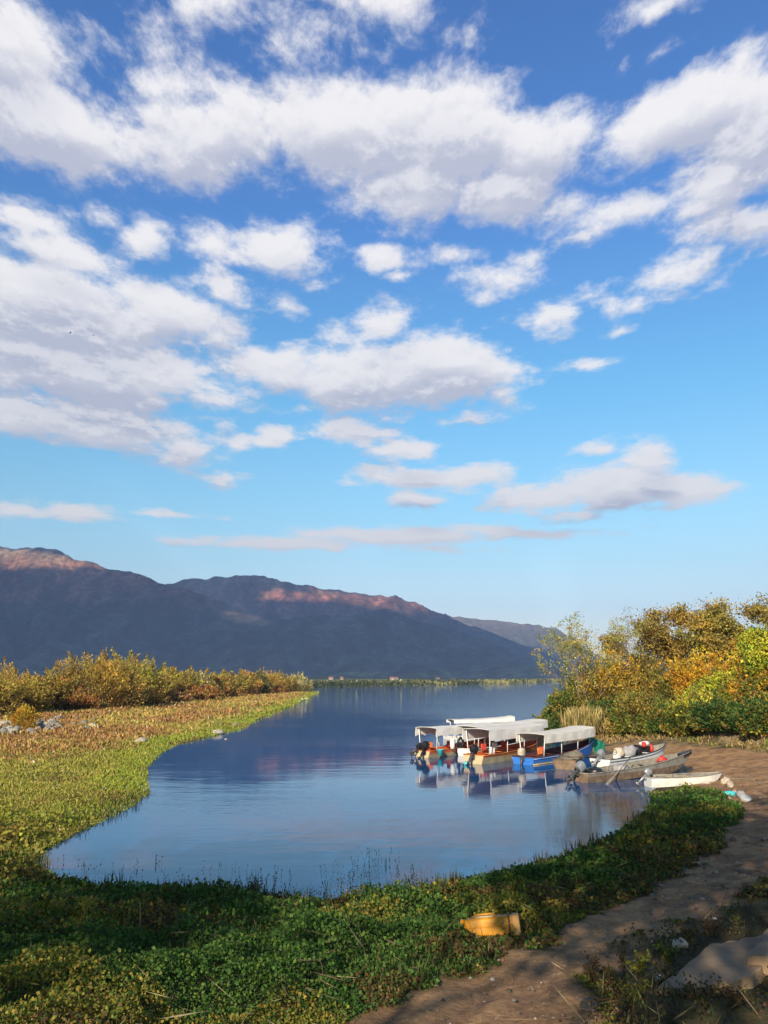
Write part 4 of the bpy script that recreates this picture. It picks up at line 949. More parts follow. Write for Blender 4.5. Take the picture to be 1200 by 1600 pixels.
def boat_at(name, sx_, sy_, hd, label, group=None, z=0.0, pitch=0.0, cat='boat'):
    e = empty(name, (sx_, sy_, z), R(hd), label, cat, group); e.rotation_euler = (0, -pitch, R(hd)); return e
def w2(e, p):
    """boat-local point to world"""
    hd = e.rotation_euler[2]; pt = -e.rotation_euler[1]; x, y, z = p
    x2 = x * math.cos(pt) - z * math.sin(pt); z2 = x * math.sin(pt) + z * math.cos(pt)
    return (e.location[0] + x2 * math.cos(hd) - y * math.sin(hd), e.location[1] + x2 * math.sin(hd) + y * math.cos(hd), e.location[2] + z2)
TG = 'canopied excursion boats moored side by side'
bC = boat_at('excursion_boat', 8.25, 47.7, 47.5, 'blue wooden boat with white canopy, maroon rail and green tarp at its bow', TG)
hb, zg = hull_parts(bC, 9.0, 1.75, .42, .62, BLUE, BLUE, MAROON, MAROON, zb=.10)
sk_ = MB(); sk_.tube([(9 * s, -hb(s) - .012, zg(s) - .075) for s in [i / 14 for i in range(15)]] + [(9 * s, hb(s) + .012, zg(s) - .075) for s in [i / 14 for i in range(14, -1, -1)]], .022, 6); sk_.build('rubbing_strip', LBLUE, bC)
bt = MB(); bt.tube([(9 * s, -hb(s) * .925 - .015, .035) for s in [i / 14 for i in range(11)]], .045, 6); bt.build('waterline_band', CREAM, bC)
thwarts(bC, hb, zg, 9.0, (.12, .25, .38, .51, .64), MAROON); canopy(bC, hb, zg, 9.0, .10, .82, 1.76, 1.20, CANV2, (.12, .34, .57, .80), lift=(.0, .16))
outboard(bC, 0, 0, .36, R(8), TANC, DGREY, s=1.15)
bB = boat_at('excursion_boat', 5.35, 48.1, 50, 'cream and orange boat with white canopy just left of the blue boat', TG)
hb2, zg2 = hull_parts(bB, 8.6, 1.7, .50, .5, CREAM, ORANGE, ORANGE, REDOR, zb=.36)
thwarts(bB, hb2, zg2, 8.6, (.14, .28, .42, .56, .70), ORANGE); canopy(bB, hb2, zg2, 8.6, .04, .84, 2.0, 1.32, CANV, (.07, .30, .54, .80), lift=(.04, .05))
outboard(bB, 0, 0, .42, R(42), DARK, DGREY, TEAL, s=1.3)
bA = boat_at('excursion_boat', 2.45, 51.9, 47, 'cream boat with red orange rail and scalloped white canopy, farthest left of the moored row', TG)
hb3, zg3 = hull_parts(bA, 8.4, 1.55, .42, .5, CREAM, REDOR, REDOR, REDOR, zb=.24)
thwarts(bA, hb3, zg3, 8.4, (.12, .3, .45, .6), ORANGE); canopy(bA, hb3, zg3, 8.4, .05, .86, 1.86, 1.24, CANV, (.08, .32, .56, .82), lift=(.04, .05), scallop=.22)
outboard(bA, 0, -.25, .36, R(38), DARK, DARK, s=1.25); outboard(bA, 0, .35, .38, R(60), DARK, DGREY, s=1.0)
bE = boat_at('excursion_boat', 5.35, 52.9, 48.5, 'white hulled boat under a long white canopy squeezed between the two cream boats', TG)
hb4, zg4 = hull_parts(bE, 10.2, 1.6, .44, .6, WHITE, TEAL, WHITE, MAROON, zb=.36)
thwarts(bE, hb4, zg4, 10.2, (.15, .3, .45, .6), TIMBER); canopy(bE, hb4, zg4, 10.2, .02, .93, 1.92, 1.38, CANV, (.05, .35, .6, .9), lift=(0, .1))
bD = boat_at('excursion_boat', 5.2, 67.5, 16, 'small boat with a white canopy floating alone beyond the moored row', TG)
hb5, zg5 = hull_parts(bD, 7.6, 1.6, .42, .5, WHITE, BLUE, WHITE, TIMBER, zb=.3)
thwarts(bD, hb5, zg5, 7.6, (.2, .4, .6), TIMBER); canopy(bD, hb5, zg5, 7.6, .06, .80, 1.62, 1.30, CANV, (.10, .45, .78), lift=(0, .22))

SG = 'small open boats drawn up at the shore'
bF = boat_at('skiff', 10.15, 45.2, 66, 'short brown wooden skiff with a square stern below the blue boat', SG)
hbF, zgF = hull_parts(bF, 3.9, 1.35, .50, .22, TIMBER, TIMBER, TIMBER, GREYT, zb=.2, tr=.95); thwarts(bF, hbF, zgF, 3.9, (.2, .5, .75), GREYT)
bG = boat_at('motorboat', 12.35, 46.0, 36, 'white motorboat loaded with bundles, bow resting on the dirt', SG, z=.02, pitch=R(1.2))
hbG, zgG = hull_parts(bG, 6.4, 1.7, .48, .42, WHITE, WHITE, DGREY, GREYT, zb=.3, fullness=2.6); thwarts(bG, hbG, zgG, 6.4, (.15, .4, .65), WHITE)
ln_ = MB(); ln_.tube([(6.4 * s, -hbG(s) - .012, zgG(s) - .12) for s in [i / 14 for i in range(15)]], .014, 5); ln_.build('rubbing_strip', DGREY, bG)
outboard(bG, 0, 0, .45, R(55), GREYM, GREYM, s=1.05)
bH = boat_at('longboat', 9.7, 39.9, 30.5, 'long weathered brown wooden boat with a black pointed bow and an oar across it', SG, z=-.02, pitch=R(1.6))
hbH, zgH = hull_parts(bH, 8.4, 1.45, .44, .42, TIMBER, GREYT, GREYT, GREYT, zb=.30, fullness=1.9, tr=.8); thwarts(bH, hbH, zgH, 8.4, (.1, .26, .42, .58, .74), GREYT)
cp = MB(); cp.add([(7.5, -hbH(.893) - .012, zgH(.893) + .03), (7.5, hbH(.893) + .012, zgH(.893) + .03), (8.46, 0, zgH(1) + .10), (7.5, -hbH(.893) - .015, zgH(.893) - .16), (7.5, hbH(.893) + .015, zgH(.893) - .16), (8.47, 0, zgH(1) - .14)],
                  [(0, 2, 1), (0, 3, 5, 2), (1, 2, 5, 4), (0, 1, 4, 3), (3, 4, 5)]); cp.build('bow_cap', DARK, bH)
for k_ in range(5):
    rb_ = MB(); fx_ = .16 + k_ * .07
    rb_.tube([(8.4 * fx_, -hbH(fx_) + .04, zgH(fx_)), (8.4 * fx_ + .03, -hbH(fx_) + .03, zgH(fx_) + .28)], .014, 5); rb_.build('thole_pin', TIMBER, bH)
outboard(bH, 0, .1, .40, R(58), GREYM, DGREY, s=1.15)
bI = boat_at('rowboat', 12.45, 38.15, 6, 'small white rowboat with chipped paint lying in front of the brown longboat', SG, z=.05)
hbI, zgI = hull_parts(bI, 3.75, 1.15, .40, .16, WHITE, WHITE, GREYT, GREYT, zb=.2, tr=.85, fullness=2.4); thwarts(bI, hbI, zgI, 3.75, (.2, .5, .78), GREYT)
ol_ = MB(); ol_.tube([(1.0, -hbI(.27), zgI(.27)), (1.0, -hbI(.27) - .01, zgI(.27) + .22)], .012, 5); ol_.build('thole_pin', DGREY, bI)
outboard(bI, 0, .1, .36, R(48), GREYM, GREYM, s=.8)

# oars
def oar(a, b_, label, matl=GREYT):
    a = Vector(a); b_ = Vector(b_); L = (b_ - a).length; d = (b_ - a).normalized(); side = d.cross(Vector((0, 0, 1))).normalized(); up = side.cross(d)
    e = empty('oar', tuple(a), 0, label, 'oar', 'wooden oars')
    s_ = MB(); s_.tube([(0, 0, 0), tuple(d * L * .72)], .024, 8); s_.build('shaft', matl, e)
    bl = MB(); q = []
    for f, w_ in ((.70, .03), (.78, .075), (.97, .085), (1.0, .06)):
        for sg in (-1, 1):
            for th in (-1, 1): q.append(tuple(d * L * f + side * sg * w_ + up * th * .012))
    fs = []
    for i in range(3):
        a0 = i * 4; fs += [(a0, a0 + 4, a0 + 6, a0 + 2), (a0 + 1, a0 + 3, a0 + 7, a0 + 5), (a0, a0 + 1, a0 + 5, a0 + 4), (a0 + 2, a0 + 6, a0 + 7, a0 + 3)]
    fs += [(0, 2, 3, 1), (12, 13, 15, 14)]; bl.add(q, fs); bl.build('blade', matl, e)
oar(w2(bH, (3.6, -.1, .95)), w2(bH, (.35, -1.35, -.02)), 'pale grey wooden oar slanting from the longboat down into the water')
oar((10.0, 45.0, .66), (12.7, 46.9, .62), 'reddish brown oar lying across the short brown skiff', TIMBER)
oar(w2(bI, (.5, .2, .47)), w2(bI, (2.9, -.1, .50)), 'grey oar lying lengthwise inside the white rowboat')

# green tarp hanging over the blue boat's bow
def cloth(name, grid_pts, nx, ny, matl, label, cat, thick=.02, amp=.05, seed=0):
    """bilinear sheet through four corners with folds"""
    rng = np.random.default_rng(seed); a, b_, c_, d_ = [np.array(p, float) for p in grid_pts]; u, v = np.meshgrid(np.linspace(0, 1, nx), np.linspace(0, 1, ny), indexing='ij')
    Pp = (a[None, None] * ((1 - u) * (1 - v))[..., None] + b_[None, None] * (u * (1 - v))[..., None] + c_[None, None] * (u * v)[..., None] + d_[None, None] * ((1 - u) * v)[..., None])
    nrm = np.cross(b_ - a, d_ - a); nrm /= np.linalg.norm(nrm) + 1e-9
    f = np.sin(u * 13 + v * 3 + seed) * .5 + (fbm(u * 6 + seed, v * 3, 3) - .5) * 2; Pp = Pp + nrm * (f * amp)[..., None]; Pp[..., 2] -= (.10 * np.sin(math.pi * u) * np.sin(math.pi * v))
    V_ = np.concatenate([Pp.reshape(-1, 3), (Pp - nrm * thick).reshape(-1, 3)]); ix = np.arange(nx * ny).reshape(nx, ny); n_ = nx * ny
    F_ = np.stack([ix[:-1, :-1], ix[1:, :-1], ix[1:, 1:], ix[:-1, 1:]], -1).reshape(-1, 4); fs = [F_, F_[:, ::-1] + n_]
    for e_ in (ix[0, :], ix[-1, ::-1], ix[::-1, 0], ix[:, -1]): fs.append(np.stack([e_[:-1], e_[1:], e_[1:] + n_, e_[:-1] + n_], -1))
    o_ = npmesh(name, V_, np.concatenate(fs), matl, smooth=True); tag(o_, label, cat); return o_
tl = PY(917, 1148, 53.6); tr2 = PY(946, 1162, 54.4); br_ = PY(941, 1182, 53.7); bl2 = PY(929, 1177, 53.4)
cloth('tarp', (tuple(tl), tuple(tr2), tuple(br_), tuple(bl2)), 22, 16, GTARP, "dark green tarp hanging over the blue boat's bow", 'tarp', amp=.07, seed=2)
cloth('awning_sheet', (w2(bC, (5.6, .82, 1.55)), w2(bC, (3.9, .82, 1.55)), w2(bC, (3.9, .84, .72)), w2(bC, (5.6, .84, .95))), 14, 8, CANV, 'white cloth hanging along the far side of the blue boat', 'cloth', amp=.03, seed=4)
o_ = MB(); p_ = w2(bC, (5.6, .70, 1.25)); o_.box(p_, (.5, .06, .34), rot=rotm('Z', R(47.5)), bev=.02); tag(o_.build('folded_towel', mat('cyan_cloth', (.10, .55, .68), .8, .1, 6)), 'small cyan towel hung on the white cloth in the blue boat', 'towel')

# life vests and fenders hanging under the canopies
def vest(loc, rz, matl, label, mirror=False):
    e = empty('life_vest', loc, rz, label, 'life vest', 'life vests hanging in the boats')
    m = MB()
    for s in (-1, 1): m.box((0, s * .11, 0), (.10, .17, .42), bev=.04)
    m.box((-.05, 0, .02), (.05, .36, .36), bev=.02); m.build('padding', matl, e)
    q = MB(); q.box((.0, 0, -.04), (.125, .42, .035), bev=.008); q.build('strap', DARK, e)
VESTO = mat('orange_vest', (.62, .16, .04), .8, .1, 6); VESTR = mat('red_vest', (.50, .06, .04), .8, .1, 6); VESTW = mat('white_vest', (.72, .70, .66), .8, .08, 6)
for (b_, lp, mt, lab) in [(bB, (2.0, .55, .80), VESTR, 'red life vest nearest the stern of the middle cream boat'), (bB, (3.2, .5, .80), VESTW, 'white life vest between two red ones in the middle cream boat'), (bB, (4.3, .5, .82), VESTR, 'red life vest near the bow of the middle cream boat'),
                          (bB, (1.3, -.5, .72), VESTW, 'white life vest on the rail at the stern of the middle cream boat'), (bC, (2.1, .1, .62), VESTO, 'orange life vest lying upright on a bench of the blue boat'), (bC, (2.6, .3, .64), VESTR, 'red life vest behind the orange one in the blue boat'),
                          (bA, (1.2, .3, .66), VESTO, 'orange life vest in the stern of the scalloped canopy boat'), (bA, (2.6, -.2, .70), VESTR, 'red life vest amidships in the scalloped canopy boat')]:
    p_ = w2(b_, lp); vest(p_, b_.rotation_euler[2] + R(70), mt, lab)
def fender(loc, matl, label):
    e = empty('fender', loc, 0, label, 'fender'); m = MB(); m.tube([(0, 0, -.34), (0, 0, -.30), (0, 0, -.15), (0, 0, .15), (0, 0, .30), (0, 0, .36)], [.04, .12, .16, .16, .12, .04], 12); m.build('buoy', matl, e)
    r_ = MB(); r_.tube([(0, 0, .34), (0, 0, .62)], .012, 5); r_.build('rope', DGREY, e)
fender(w2(bA, (2.0, -.95, .78)), VESTW, 'long white fender hung on the side of the scalloped canopy boat')
ty = empty('tyre', w2(bA, (2.9, -.95, .76)), R(47), 'black tyre hung beside the white fender', 'tyre'); m = MB(); pts = [(.26 * math.cos(a), 0, .34 * math.sin(a)) for a in np.linspace(0, 2 * math.pi, 19)]; m.tube(pts, .085, 8, cap=False); m.build('rubber', DARK, ty)
m = MB(); m.tube([(0, 0, .34), (0, 0, .60)], .012, 5); m.build('rope', DGREY, ty)
# bucket between boats, clutter in the motorboat
def lathe(mb, prof, n=14, c=(0, 0, 0), mi=0):
    vs = [(c[0] + r_ * math.cos(2 * math.pi * k / n), c[1] + r_ * math.sin(2 * math.pi * k / n), c[2] + z_) for r_, z_ in prof for k in range(n)]
    fs = [(i * n + k, i * n + (k + 1) % n, (i + 1) * n + (k + 1) % n, (i + 1) * n + k) for i in range(len(prof) - 1) for k in range(n)]; fs.append(tuple(range(n - 1, -1, -1)))
    mb.add(vs, fs, mi, True)
bk = empty('bucket', w2(bA, (.7, -.95, .14)), 0, 'turquoise plastic bucket hanging by the black outboard of the middle boat', 'bucket'); m = MB(); lathe(m, [(.14, 0), (.22, .36), (.235, .37), (.225, .37), (.21, .35), (.13, .02)]); m.build('pail', TEAL, bk)
m = MB(); m.tube([(.22 * math.cos(a), 0, .36 + .2 * math.sin(a)) for a in np.linspace(0, math.pi, 9)], .008, 5); m.build('handle', GREYM, bk)
def lump(name, loc, size, matl, label, cat, seed=0, rz=0, group=None):
    rng = np.random.default_rng(seed); nu, nv = 14, 9; vs = []
    for j in range(nv):
        ph = math.pi * j / (nv - 1) - math.pi / 2
        for i in range(nu):
            th = 2 * math.pi * i / nu; d = np.array([math.cos(th) * math.cos(ph), math.sin(th) * math.cos(ph), math.sin(ph)])
            k = .72 + .56 * float(vnoise(d[0] * 1.7 + seed * 3.1 + 9, d[1] * 1.7 + d[2] * 2.3 + 5, seed)); k *= 1 if abs(j - nv // 2) < nv // 2 else 1
            if j in (0, nv - 1): k = .75
            vs.append((d[0] * size[0] / 2 * k, d[1] * size[1] / 2 * k, (d[2] * k + .55) * size[2] / 1.6))
    fs = [(j * nu + i, j * nu + (i + 1) % nu, (j + 1) * nu + (i + 1) % nu, (j + 1) * nu + i) for j in range(nv - 1) for i in range(nu)]
    m = MB(); m.add(vs, fs, 0, cat not in ('rock', 'stone')); o_ = m.build(name, matl, loc=loc, rz=rz); tag(o_, label, cat, group); return o_
lump('cloth_bundle', w2(bG, (2.9, .15, .42)), (1.0, .7, .62), GREYC, 'grey cloth bundle in the middle of the white motorboat', 'bundle', 3)
lump('cloth_bundle', w2(bG, (2.1, .25, .46)), (.7, .55, .50), TANC, 'tan cloth bundle nearest the stern of the white motorboat', 'bundle', 5)
lump('bag', w2(bG, (3.75, .2, .46)), (.55, .5, .60), DARK, 'black bag between the grey bundle and the crate in the white motorboat', 'bag', 6)
cr_e = empty('crate', w2(bG, (4.4, .1, .44)), R(36), 'dark crate with a grey lid standing in the white motorboat', 'crate'); m = MB(); m.box((0, 0, .22), (.5, .42, .42), bev=.02); m.build('box_body', DARK, cr_e)
m = MB(); m.box((0, 0, .46), (.54, .46, .05), bev=.015); m.build('lid', GREYM, cr_e)
lump('folded_sail', w2(bG, (4.4, .1, .91)), (.6, .45, .26), LIT, 'white cloth heaped on top of the dark crate', 'cloth', 8)
lump('bag', w2(bG, (4.85, -.05, .58)), (.30, .30, .40), RED, 'red bag beside the dark crate in the white motorboat', 'bag', 9)
lump('bag', w2(bG, (3.95, -.2, .9)), (.28, .28, .26), RED, 'small red bag on top of the black bag in the motorboat', 'bag', 10)
lump('bag', w2(bH, (6.3, .25, .40)), (.5, .3, .36), RED, 'red bag lying in the bow of the brown longboat', 'bag', 12)
for k_, (lx, ly, mt, lab) in enumerate([(1.2, .1, DARK, 'black heap of netting near the stern of the brown longboat'), (3.0, .1, GREYC, 'grey heap of netting amidships in the brown longboat')]):
    lump('fishing_net', w2(bH, (lx, ly, .22)), (.9, .7, .42), mt, lab, 'fishing net', 20 + k_)
st_e = empty('steering_stand', w2(bG, (1.25, -.25, .42)), R(36), 'small black and white steering wheel stand at the stern of the motorboat', 'steering stand'); m = MB(); m.box((0, 0, .14), (.34, .3, .3), bev=.03); m.build('console', WHITE, st_e)
m = MB(); m.tube([(-.18, .15 * math.cos(a), .36 + .15 * math.sin(a)) for a in np.linspace(0, 2 * math.pi, 15)], .018, 6, cap=False); m.tube([(-.18, -.15, .36), (-.18, .15, .36)], .012, 5); m.build('steering_wheel', DARK, st_e)
# mooring ropes
for (a, b_, lab) in [(w2(bI, (3.7, 0, .5)), (17.2, 37.4, float(Hh(17.2, 37.4)) + .03), 'mooring rope from the white rowboat to the dirt'), (w2(bG, (6.4, 0, .85)), (19.6, 50.6, float(Hh(19.6, 50.6)) + .03), 'mooring rope from the white motorboat to the dirt')]:
    m = MB(); a = np.array(a); b_ = np.array(b_); m.tube([tuple(a + (b_ - a) * t_ - np.array([0, 0, .18 * math.sin(math.pi * t_) * (1 - t_)])) for t_ in np.linspace(0, 1, 10)], .012, 5); tag(m.build('mooring_rope', GREYT), lab, 'rope', 'mooring ropes')

# ------------------------------------------------------------------ yellow container
cp_ = G(770, 1466); ye = empty('jerrycan', (cp_[0], cp_[1], cp_[2] + .02), R(-5), 'big yellow plastic container lying on its side in the grass by the path', 'container')
ye.rotation_euler = (R(-10), R(-6), R(-8)); ye.scale = (.92, .8, .78)
def rbox(mb, L, B, Hh_, n=5, c=(0, 0, 0), p=5.0, taper=0.0, mi=0):
    nu, nv = 28, 14; vs = []
    for j in range(nv + 1):
        ph = math.pi * j / nv - math.pi / 2
        for i in range(nu):
            th = 2 * math.pi * i / nu; f = lambda a: math.copysign(abs(a) ** (2 / p), a)
            x_ = f(math.cos(th)) * f(math.cos(ph)) * L / 2; k = 1 - taper * (.5 - x_ / L)
            vs.append((c[0] + x_, c[1] + f(math.sin(th)) * f(math.cos(ph)) * B / 2 * k, c[2] + f(math.sin(ph)) * Hh_ / 2 * k))
    fs = [(j * nu + i, j * nu + (i + 1) % nu, (j + 1) * nu + (i + 1) % nu, (j + 1) * nu + i) for j in range(nv) for i in range(nu)]; mb.add(vs, fs, mi, True)
m = MB(); rbox(m, 1.00, .46, .40, c=(0, 0, .21), p=7, taper=.12); m.build('tank', YEL, ye)
m = MB(); rbox(m, .15, .475, .415, c=(.455, 0, .212), p=8); m.build('base_cap', YELP, ye)
m = MB(); rbox(m, 1.02, .49, .028, c=(0, 0, .22), p=8, taper=.12); m.build('seam', YEL, ye)
m = MB(); m.tube([(.335, -.245, .0), (.335, -.25, .42), (.335, .245, .42), (.335, .25, .0)], .014, 6); m.build('strap', DGREY, ye)
m = MB(); rbox(m, .36, .16, .05, c=(-.12, -.03, .40), p=6); m.build('handle_recess', mat('yellow_grey_dust', (.40, .32, .20), .8, .2, 9), ye)
m = MB(); m.tube([(-.34, -.03, .385), (-.28, -.03, .445), (.02, -.03, .455), (.08, -.03, .40)], .022, 8); m.build('handle', YEL, ye)
m = MB(); m.tube([(-.49, -.12, .33), (-.56, -.12, .35)], [.05, .05], 12); m.build('spout_cap', YEL, ye)
m = MB(); m.tube([(.05, .02, .41), (.07, .02, .49)], [.022, .022], 8); m.build('valve', YELP, ye)

# ------------------------------------------------------------------ slabs, rocks, litter
def slab(corners, th, label, seed):
    """irregular concrete slab from top corners (world)"""
    rng = np.random.default_rng(seed); P4 = [np.array(c, float) for c in corners]; ring = []
    for i in range(len(P4)):
        a = P4[i]; b_ = P4[(i + 1) % len(P4)]
        for k in range(7):
            q = a + (b_ - a) * k / 7; j = rng.normal(0, .025, 3) * (k > 0); j[2] *= .3; ring.append(q + j)
    n_ = len(ring); cen = sum(P4) / len(P4); bot = [q + np.array([*(rng.normal(0, .03, 2)), -th + rng.normal(0, .03)]) for q in ring]
    inn = [cen + (q - cen) * .96 + np.array([0, 0, .012]) for q in ring]
    vs = inn + ring + bot; fs = [tuple(range(n_))]
    for k in range(n_): k2 = (k + 1) % n_; fs += [(k, n_ + k, n_ + k2, k2), (n_ + k, 2 * n_ + k, 2 * n_ + k2, n_ + k2)]
    fs = [tuple(f) for f in fs]; m = MB(); m.add(vs, fs); o_ = m.build('concrete_slab', CONC); tag(o_, label, 'concrete slab', 'broken concrete slabs'); return o_
def S_(px, py, up): return G(px, py, up)
slab([S_(1024, 1549, .05), S_(1150, 1538, .12), S_(1190, 1515, .14), S_(1206, 1462, .16), S_(1112, 1474, .15)], .25, 'lower tilted concrete slab with a pointed left end beside the path', 1)
slab([S_(1168, 1498, .24), S_(1290, 1496, .30), S_(1330, 1420, .30), S_(1206, 1444, .28)], .22, 'upper concrete slab resting on the lower one at the right photo edge', 2)
def rock(px, py, s, label, seed, matl=STONE, group=None, sc=(1, .8, .6)):
    p = G(px, py); lump('rock', (p[0], p[1], p[2] - s * .12), (s * sc[0], s * sc[1], s * sc[2]), matl, label, 'rock', seed, rz=seed, group=group)
rock(924, 1578, .26, 'dark grey rock at the foot of the weeds beside the path', 41, mat('dark_stone', (.07, .07, .07), .9, .3, 5, bump=.5))
rock(963, 1578, .22, 'flat brown stone right of the dark grey rock', 42, CONC, sc=(1, .7, .4))
rock(1064, 1480, .24, 'pale stone among the yellow leaved weeds above the slab', 43, STONE)
rock(1022, 1530, .26, 'greyish stone touching the pointed end of the lower slab', 44, CONC, sc=(1, .6, .5))
rock(1030, 1534, .12, 'small white stone below the pointed end of the lower slab', 45, LIT)
rock(482, 1556, .20, 'pale stone in the grass near the bottom of the photo', 46, STONE)
rock(650, 1478, .10, 'small pale pebble in the grass left of the yellow container', 47, STONE)
for i, (px, py, s, lab) in enumerate([(1134, 1224, .42, 'large cream coloured stone beside the bow of the white rowboat'), (1141, 1229, .38, 'cream coloured stone touching the larger one by the rowboat')]):
    rock(px, py, s, lab, 50 + i, TANC, sc=(1, .8, .75))
GR = 'rocks in the pile on the left bank'; words = ['flat', 'round', 'squarish', 'long', 'chipped', 'smooth']; tone = ['pale', 'grey', 'whitish', 'brownish']
ROCKM = [mat('brown_stone', (.26, .22, .17), .9, .25, 4, bump=.6), mat('pale_stone', (.38, .34, .28), .9, .2, 4, bump=.5), mat('grey_stone', (.22, .21, .19), .9, .25, 4, bump=.5)]
rng = np.random.default_rng(3)
for i in range(110):
    px = rng.uniform(-5, 92) if i < 92 else rng.uniform(90, 150); py = 1127 + rng.beta(1.5, 1.5) * 22 - (3 if px > 60 else 0)
    p = G(px, py); s = rng.uniform(.3, .95)
    lump('rock', (p[0], p[1], p[2] + .0), (s, s * rng.uniform(.6, .9), s * rng.uniform(.5, .8)), ROCKM[i % 3], 'loose rock in the pale rock pile on the left bank below the bushes', 'rock', 60 + i, rz=i, group=GR)
for i, (px, py, s, lab) in enumerate([(340, 1147, .9, 'flat pale stone on the left shore nearest the camera'), (368, 1135, .8, 'pale stone at the water edge of the left bank halfway out'), (385, 1130, .45, 'flat stone half in the water right of the pale shoreline stone'), (353, 1155, .25, 'tiny stone poking out of the water off the left bank'), (408, 1112, .9, 'white stone on the green strip far out on the left bank'), (220, 1163, .9, 'flat whitish stone lying in the yellow green growth')]):
    z0_ = P0(px, py); h0 = max(0, float(Hh(z0_[0], z0_[1]))); lump('rock', (z0_[0], z0_[1], h0 - .06), (s * 1.3, s, s * .5), ROCKM[1], lab, 'rock', 130 + i, rz=i)
# litter by the rowboat
lit_ = [(1140, 1243, (.5, .22, .2), TEAL, 'turquoise plastic bottle lying on the dirt near the rowboat', 'litter'), (1148, 1241, (.3, .22, .18), mat('pink_plastic', (.5, .3, .26), .6, .1, 6), 'pinkish scrap beside the turquoise bottle', 'litter'),
        (1165, 1251, (.75, .4, .22), LIT, 'crumpled white plastic sheet on the edge of the dirt road', 'litter'), (1158, 1246, (.4, .2, .3), GREYC, 'grey rag above the crumpled white sheet', 'litter'),
        (1117, 1438, (.07, .05, .03), LIT, 'tiny white scrap in the weeds above the slab', 'litter'), (1016, 1373, (.13, .08, .04), LIT, 'small white scrap on the grass edge of the road', 'litter'), (1078, 1405, (.10, .05, .04), DARK, 'small black scrap in the middle of the dirt road', 'litter'),
        (770, 1533, (.10, .07, .03), STONE, 'small pale chip at the near edge of the dirt road', 'litter'), (1032, 1384, (.16, .06, .03), STONE, 'thin pale chip on the road shoulder', 'litter')]
for i, (px, py, s, mt, lab, c_) in enumerate(lit_):
    p = G(px, py); lump('litter', (p[0], p[1], p[2]), s, mt, lab, c_, 150 + i, rz=i * .7)
# wire hoop in the grass
p = G(478, 1548); m = MB(); m.tube([(.22 * math.cos(a), .12 * math.sin(a), .24 + .14 * math.sin(a) + .03 * math.sin(3 * a)) for a in np.linspace(0, 2 * math.pi, 22)], .006, 6, cap=False)
tag(m.build('wire_hoop', BARK, loc=(p[0], p[1], p[2] - .04)), 'thin rusty wire hoop standing in the grass', 'wire hoop')
# small pebbles scattered on the dirt: too many to count
n = 5200; a = RNG.uniform(R(0), R(42), n); r_ = np.exp(RNG.uniform(math.log(5.5), math.log(45), n)); x = np.sin(a) * r_; y = np.cos(a) * r_; k = (pathmask(x, y) > .2) | ((sdist(x, y, PATHP) < 0) & (x > 2.5) & (y < 9)); x, y = x[k], y[k]
h = HD(x, y)[0]; n = len(x); s = np.clip(RNG.lognormal(-4.0, .5, n), .006, .06) * np.clip(np.hypot(x, y) / 12, .7, 2)
octv = np.array([[1, 0, 0], [0, 1, 0], [-1, 0, 0], [0, -1, 0], [0, 0, .7], [0, 0, -.3]]); Vp = np.stack([x, y, h], -1)[:, None] + octv[None] * s[:, None, None] * RNG.uniform(.6, 1.4, (n, 6, 1))
Fp = (np.array([[0, 1, 4], [1, 2, 4], [2, 3, 4], [3, 0, 4]])[None] + (np.arange(n) * 6)[:, None, None]).reshape(-1, 3)
pc_ = np.repeat(pal([(.34, .26, .18), (.26, .19, .13), (.42, .36, .28), (.16, .11, .08)], n), 6, 0); tag(npmesh('gravel', Vp.reshape(-1, 3), Fp, GRASSM, cols=pc_), kind='stuff')

# individual taller weeds beside the path
def weed(px, py, hgt, cols, label, seed, n_st=7, lf=.05, wide=.22):
    rng = np.random.default_rng(seed); p = G(px, py); e = empty('weed_plant', tuple(p), 0, label, 'weed', 'tall weeds beside the dirt road'); m = MB(); C = []; D = []
    for i in range(n_st):
        a = rng.uniform(0, 6.28); sp_ = rng.uniform(.2, 1) * wide; L = hgt * rng.uniform(.55, 1.0)
        pts = [(0.02 * math.cos(a), .02 * math.sin(a), -.03)] + [(math.cos(a) * sp_ * t_ ** 1.3, math.sin(a) * sp_ * t_ ** 1.3, L * t_) for t_ in (.3, .6, .85, 1)]
        m.tube(pts, [.006, .005, .004, .003, .002], 4, cap=False)
        for t_ in np.linspace(.15, 1, 22):
            C.append(np.array([math.cos(a) * sp_ * t_ ** 1.3, math.sin(a) * sp_ * t_ ** 1.3, L * t_]) + rng.normal(0, .012, 3)); D.append([rng.normal(), rng.normal(), .3])
    m.build('stalks', BARK, e); C = np.array(C); D = np.array(D); Vv, Ff = leaves(C, lf * rng.uniform(.6, 1.4, len(C)), D * .5, .1, .6, rng); npmesh('foliage', Vv, Ff, LEAF, cols=rep4(pal(cols, len(C), rng)), parent=e)
REDW = [(.10, .045, .025), (.07, .04, .02), (.12, .08, .03)]; YW = [(.34, .30, .04), (.20, .20, .04), (.10, .12, .03)]; GW = [(.07, .10, .03), (.10, .12, .03)]
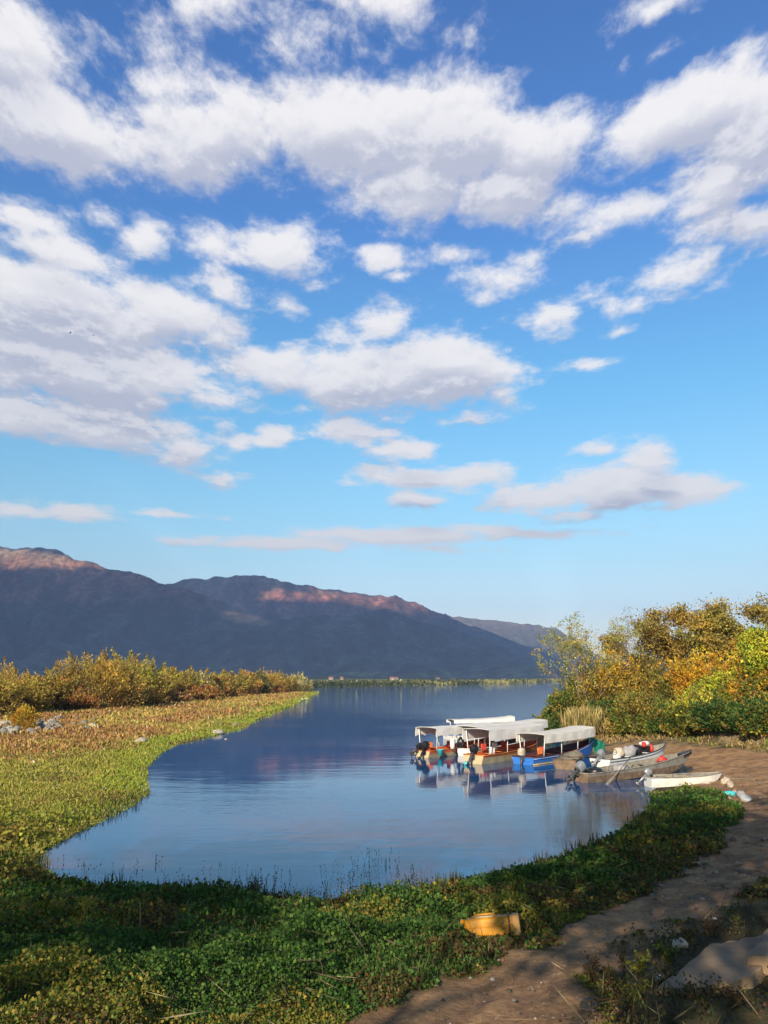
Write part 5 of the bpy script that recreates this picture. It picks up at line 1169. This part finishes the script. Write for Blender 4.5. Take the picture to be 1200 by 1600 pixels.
for a in [(930, 1545, .42, REDW, 'tallest dark red seeded weed at the left end of the weed patch', 1, 9, .045, .14), (958, 1560, .30, REDW + GW, 'dark low weed just right of the tallest red weed', 2), (975, 1520, .30, REDW, 'thin reddish weed between the red and the yellow weeds', 3, 5, .04, .1),
          (1000, 1530, .34, YW, 'weed with bright yellow leaves at the left of the pair', 4, 8, .065), (1045, 1505, .30, YW + GW, 'weed with yellow leaves nearest the pale stone', 5, 8, .065), (1075, 1475, .30, GW + REDW, 'dark green weed above the lower slab edge', 6), (1110, 1462, .28, REDW, 'dark reddish weed behind the middle of the lower slab', 7),
          (985, 1572, .28, GW + YW[:1], 'greenish weed in front of the flat brown stone', 8), (1150, 1450, .32, GW, 'green weed between the two slabs at the back', 9), (1000, 1560, .22, YW[1:], 'small yellowish weed below the pair of yellow weeds', 10), (1100, 1580, .24, REDW + GW, 'low weed in front of the lower slab', 11), (1150, 1575, .20, REDW, 'low reddish weed under the upper slab', 12),
          (395, 1400, .42, GW, 'tall green leafy plant rising at the water edge left of centre', 13, 8, .06, .25), (1165, 1400, .24, REDW + GW, 'reddish weed at the upper road shoulder near the photo edge', 14)]:
    weed(*a)

# ------------------------------------------------------------------ birds
def bird(loc, rz, span, matl, label, flying, group, pose=0):
    e = empty('bird', loc, rz, label, 'bird', group); m = MB()
    if flying:
        m.tube([(-.28, 0, 0), (-.12, 0, .01), (.06, 0, .02), (.2, 0, .03), (.27, 0, .03), (.33, 0, .02)], [.012, .05, .06, .035, .03, .004], 8)
        for s in (-1, 1):
            a0 = [(.08, .03 * s, .03), (.10, span * .25 * s, .14), (-.02, span * .5 * s, .05), (-.10, span * .25 * s, .12), (-.08, .03 * s, .03)]
            b0 = [(x_, y_, z_ - .015) for x_, y_, z_ in a0]; m.add(a0 + b0, [(0, 1, 3, 4), (1, 2, 3), (9, 8, 6, 5), (8, 7, 6), (0, 5, 6, 1), (1, 6, 7, 2), (2, 7, 8, 3), (3, 8, 9, 4)])
        m.build('body', matl, e)
    else:
        m.tube([(-.32, 0, .42), (-.2, 0, .46), (0, 0, .52), (.14, 0, .60), (.17, 0, .74), (.14, 0, .86), (.20, 0, .93), (.28, 0, .92)], [.02, .09, .11, .06, .035, .03, .045, .01], 10)
        m.build('body', matl, e)
        for s in (-1, 1): q = MB(); q.tube([(0, .04 * s, .44), (.02, .04 * s, .22), (0, .04 * s, -.05)], .010, 5); q.build('leg', DARK, e)
        q = MB(); q.tube([(.27, 0, .92), (.42, 0, .90)], [.014, .003], 6); q.build('beak', mat('beak_yellow', (.6, .4, .08), .5), e)
EG = 'white birds at the left shore'
for (px, py, lab, rz) in [(472, 1096, 'white wading bird in the shallows off the left bank', 3.0), (478, 1095, 'second white wading bird just right of the other in the shallows', .4), (497, 1083, 'white bird at the very tip of the left bank', 2.0)]:
    p = P0(px, py); bird((p[0], p[1], 0), rz, 1, LIT, lab, False, EG)
for (px, py, lab, rz, y_) in [(110, 520, 'dark flying bird on the left under the big grey cloud', .5, 160), (146, 524, 'smaller dark flying bird right of the other one', 1.2, 210)]:
    p = PY(px, py, y_); bird(tuple(p), rz, 1.1, DARK, lab, True, 'flying birds')
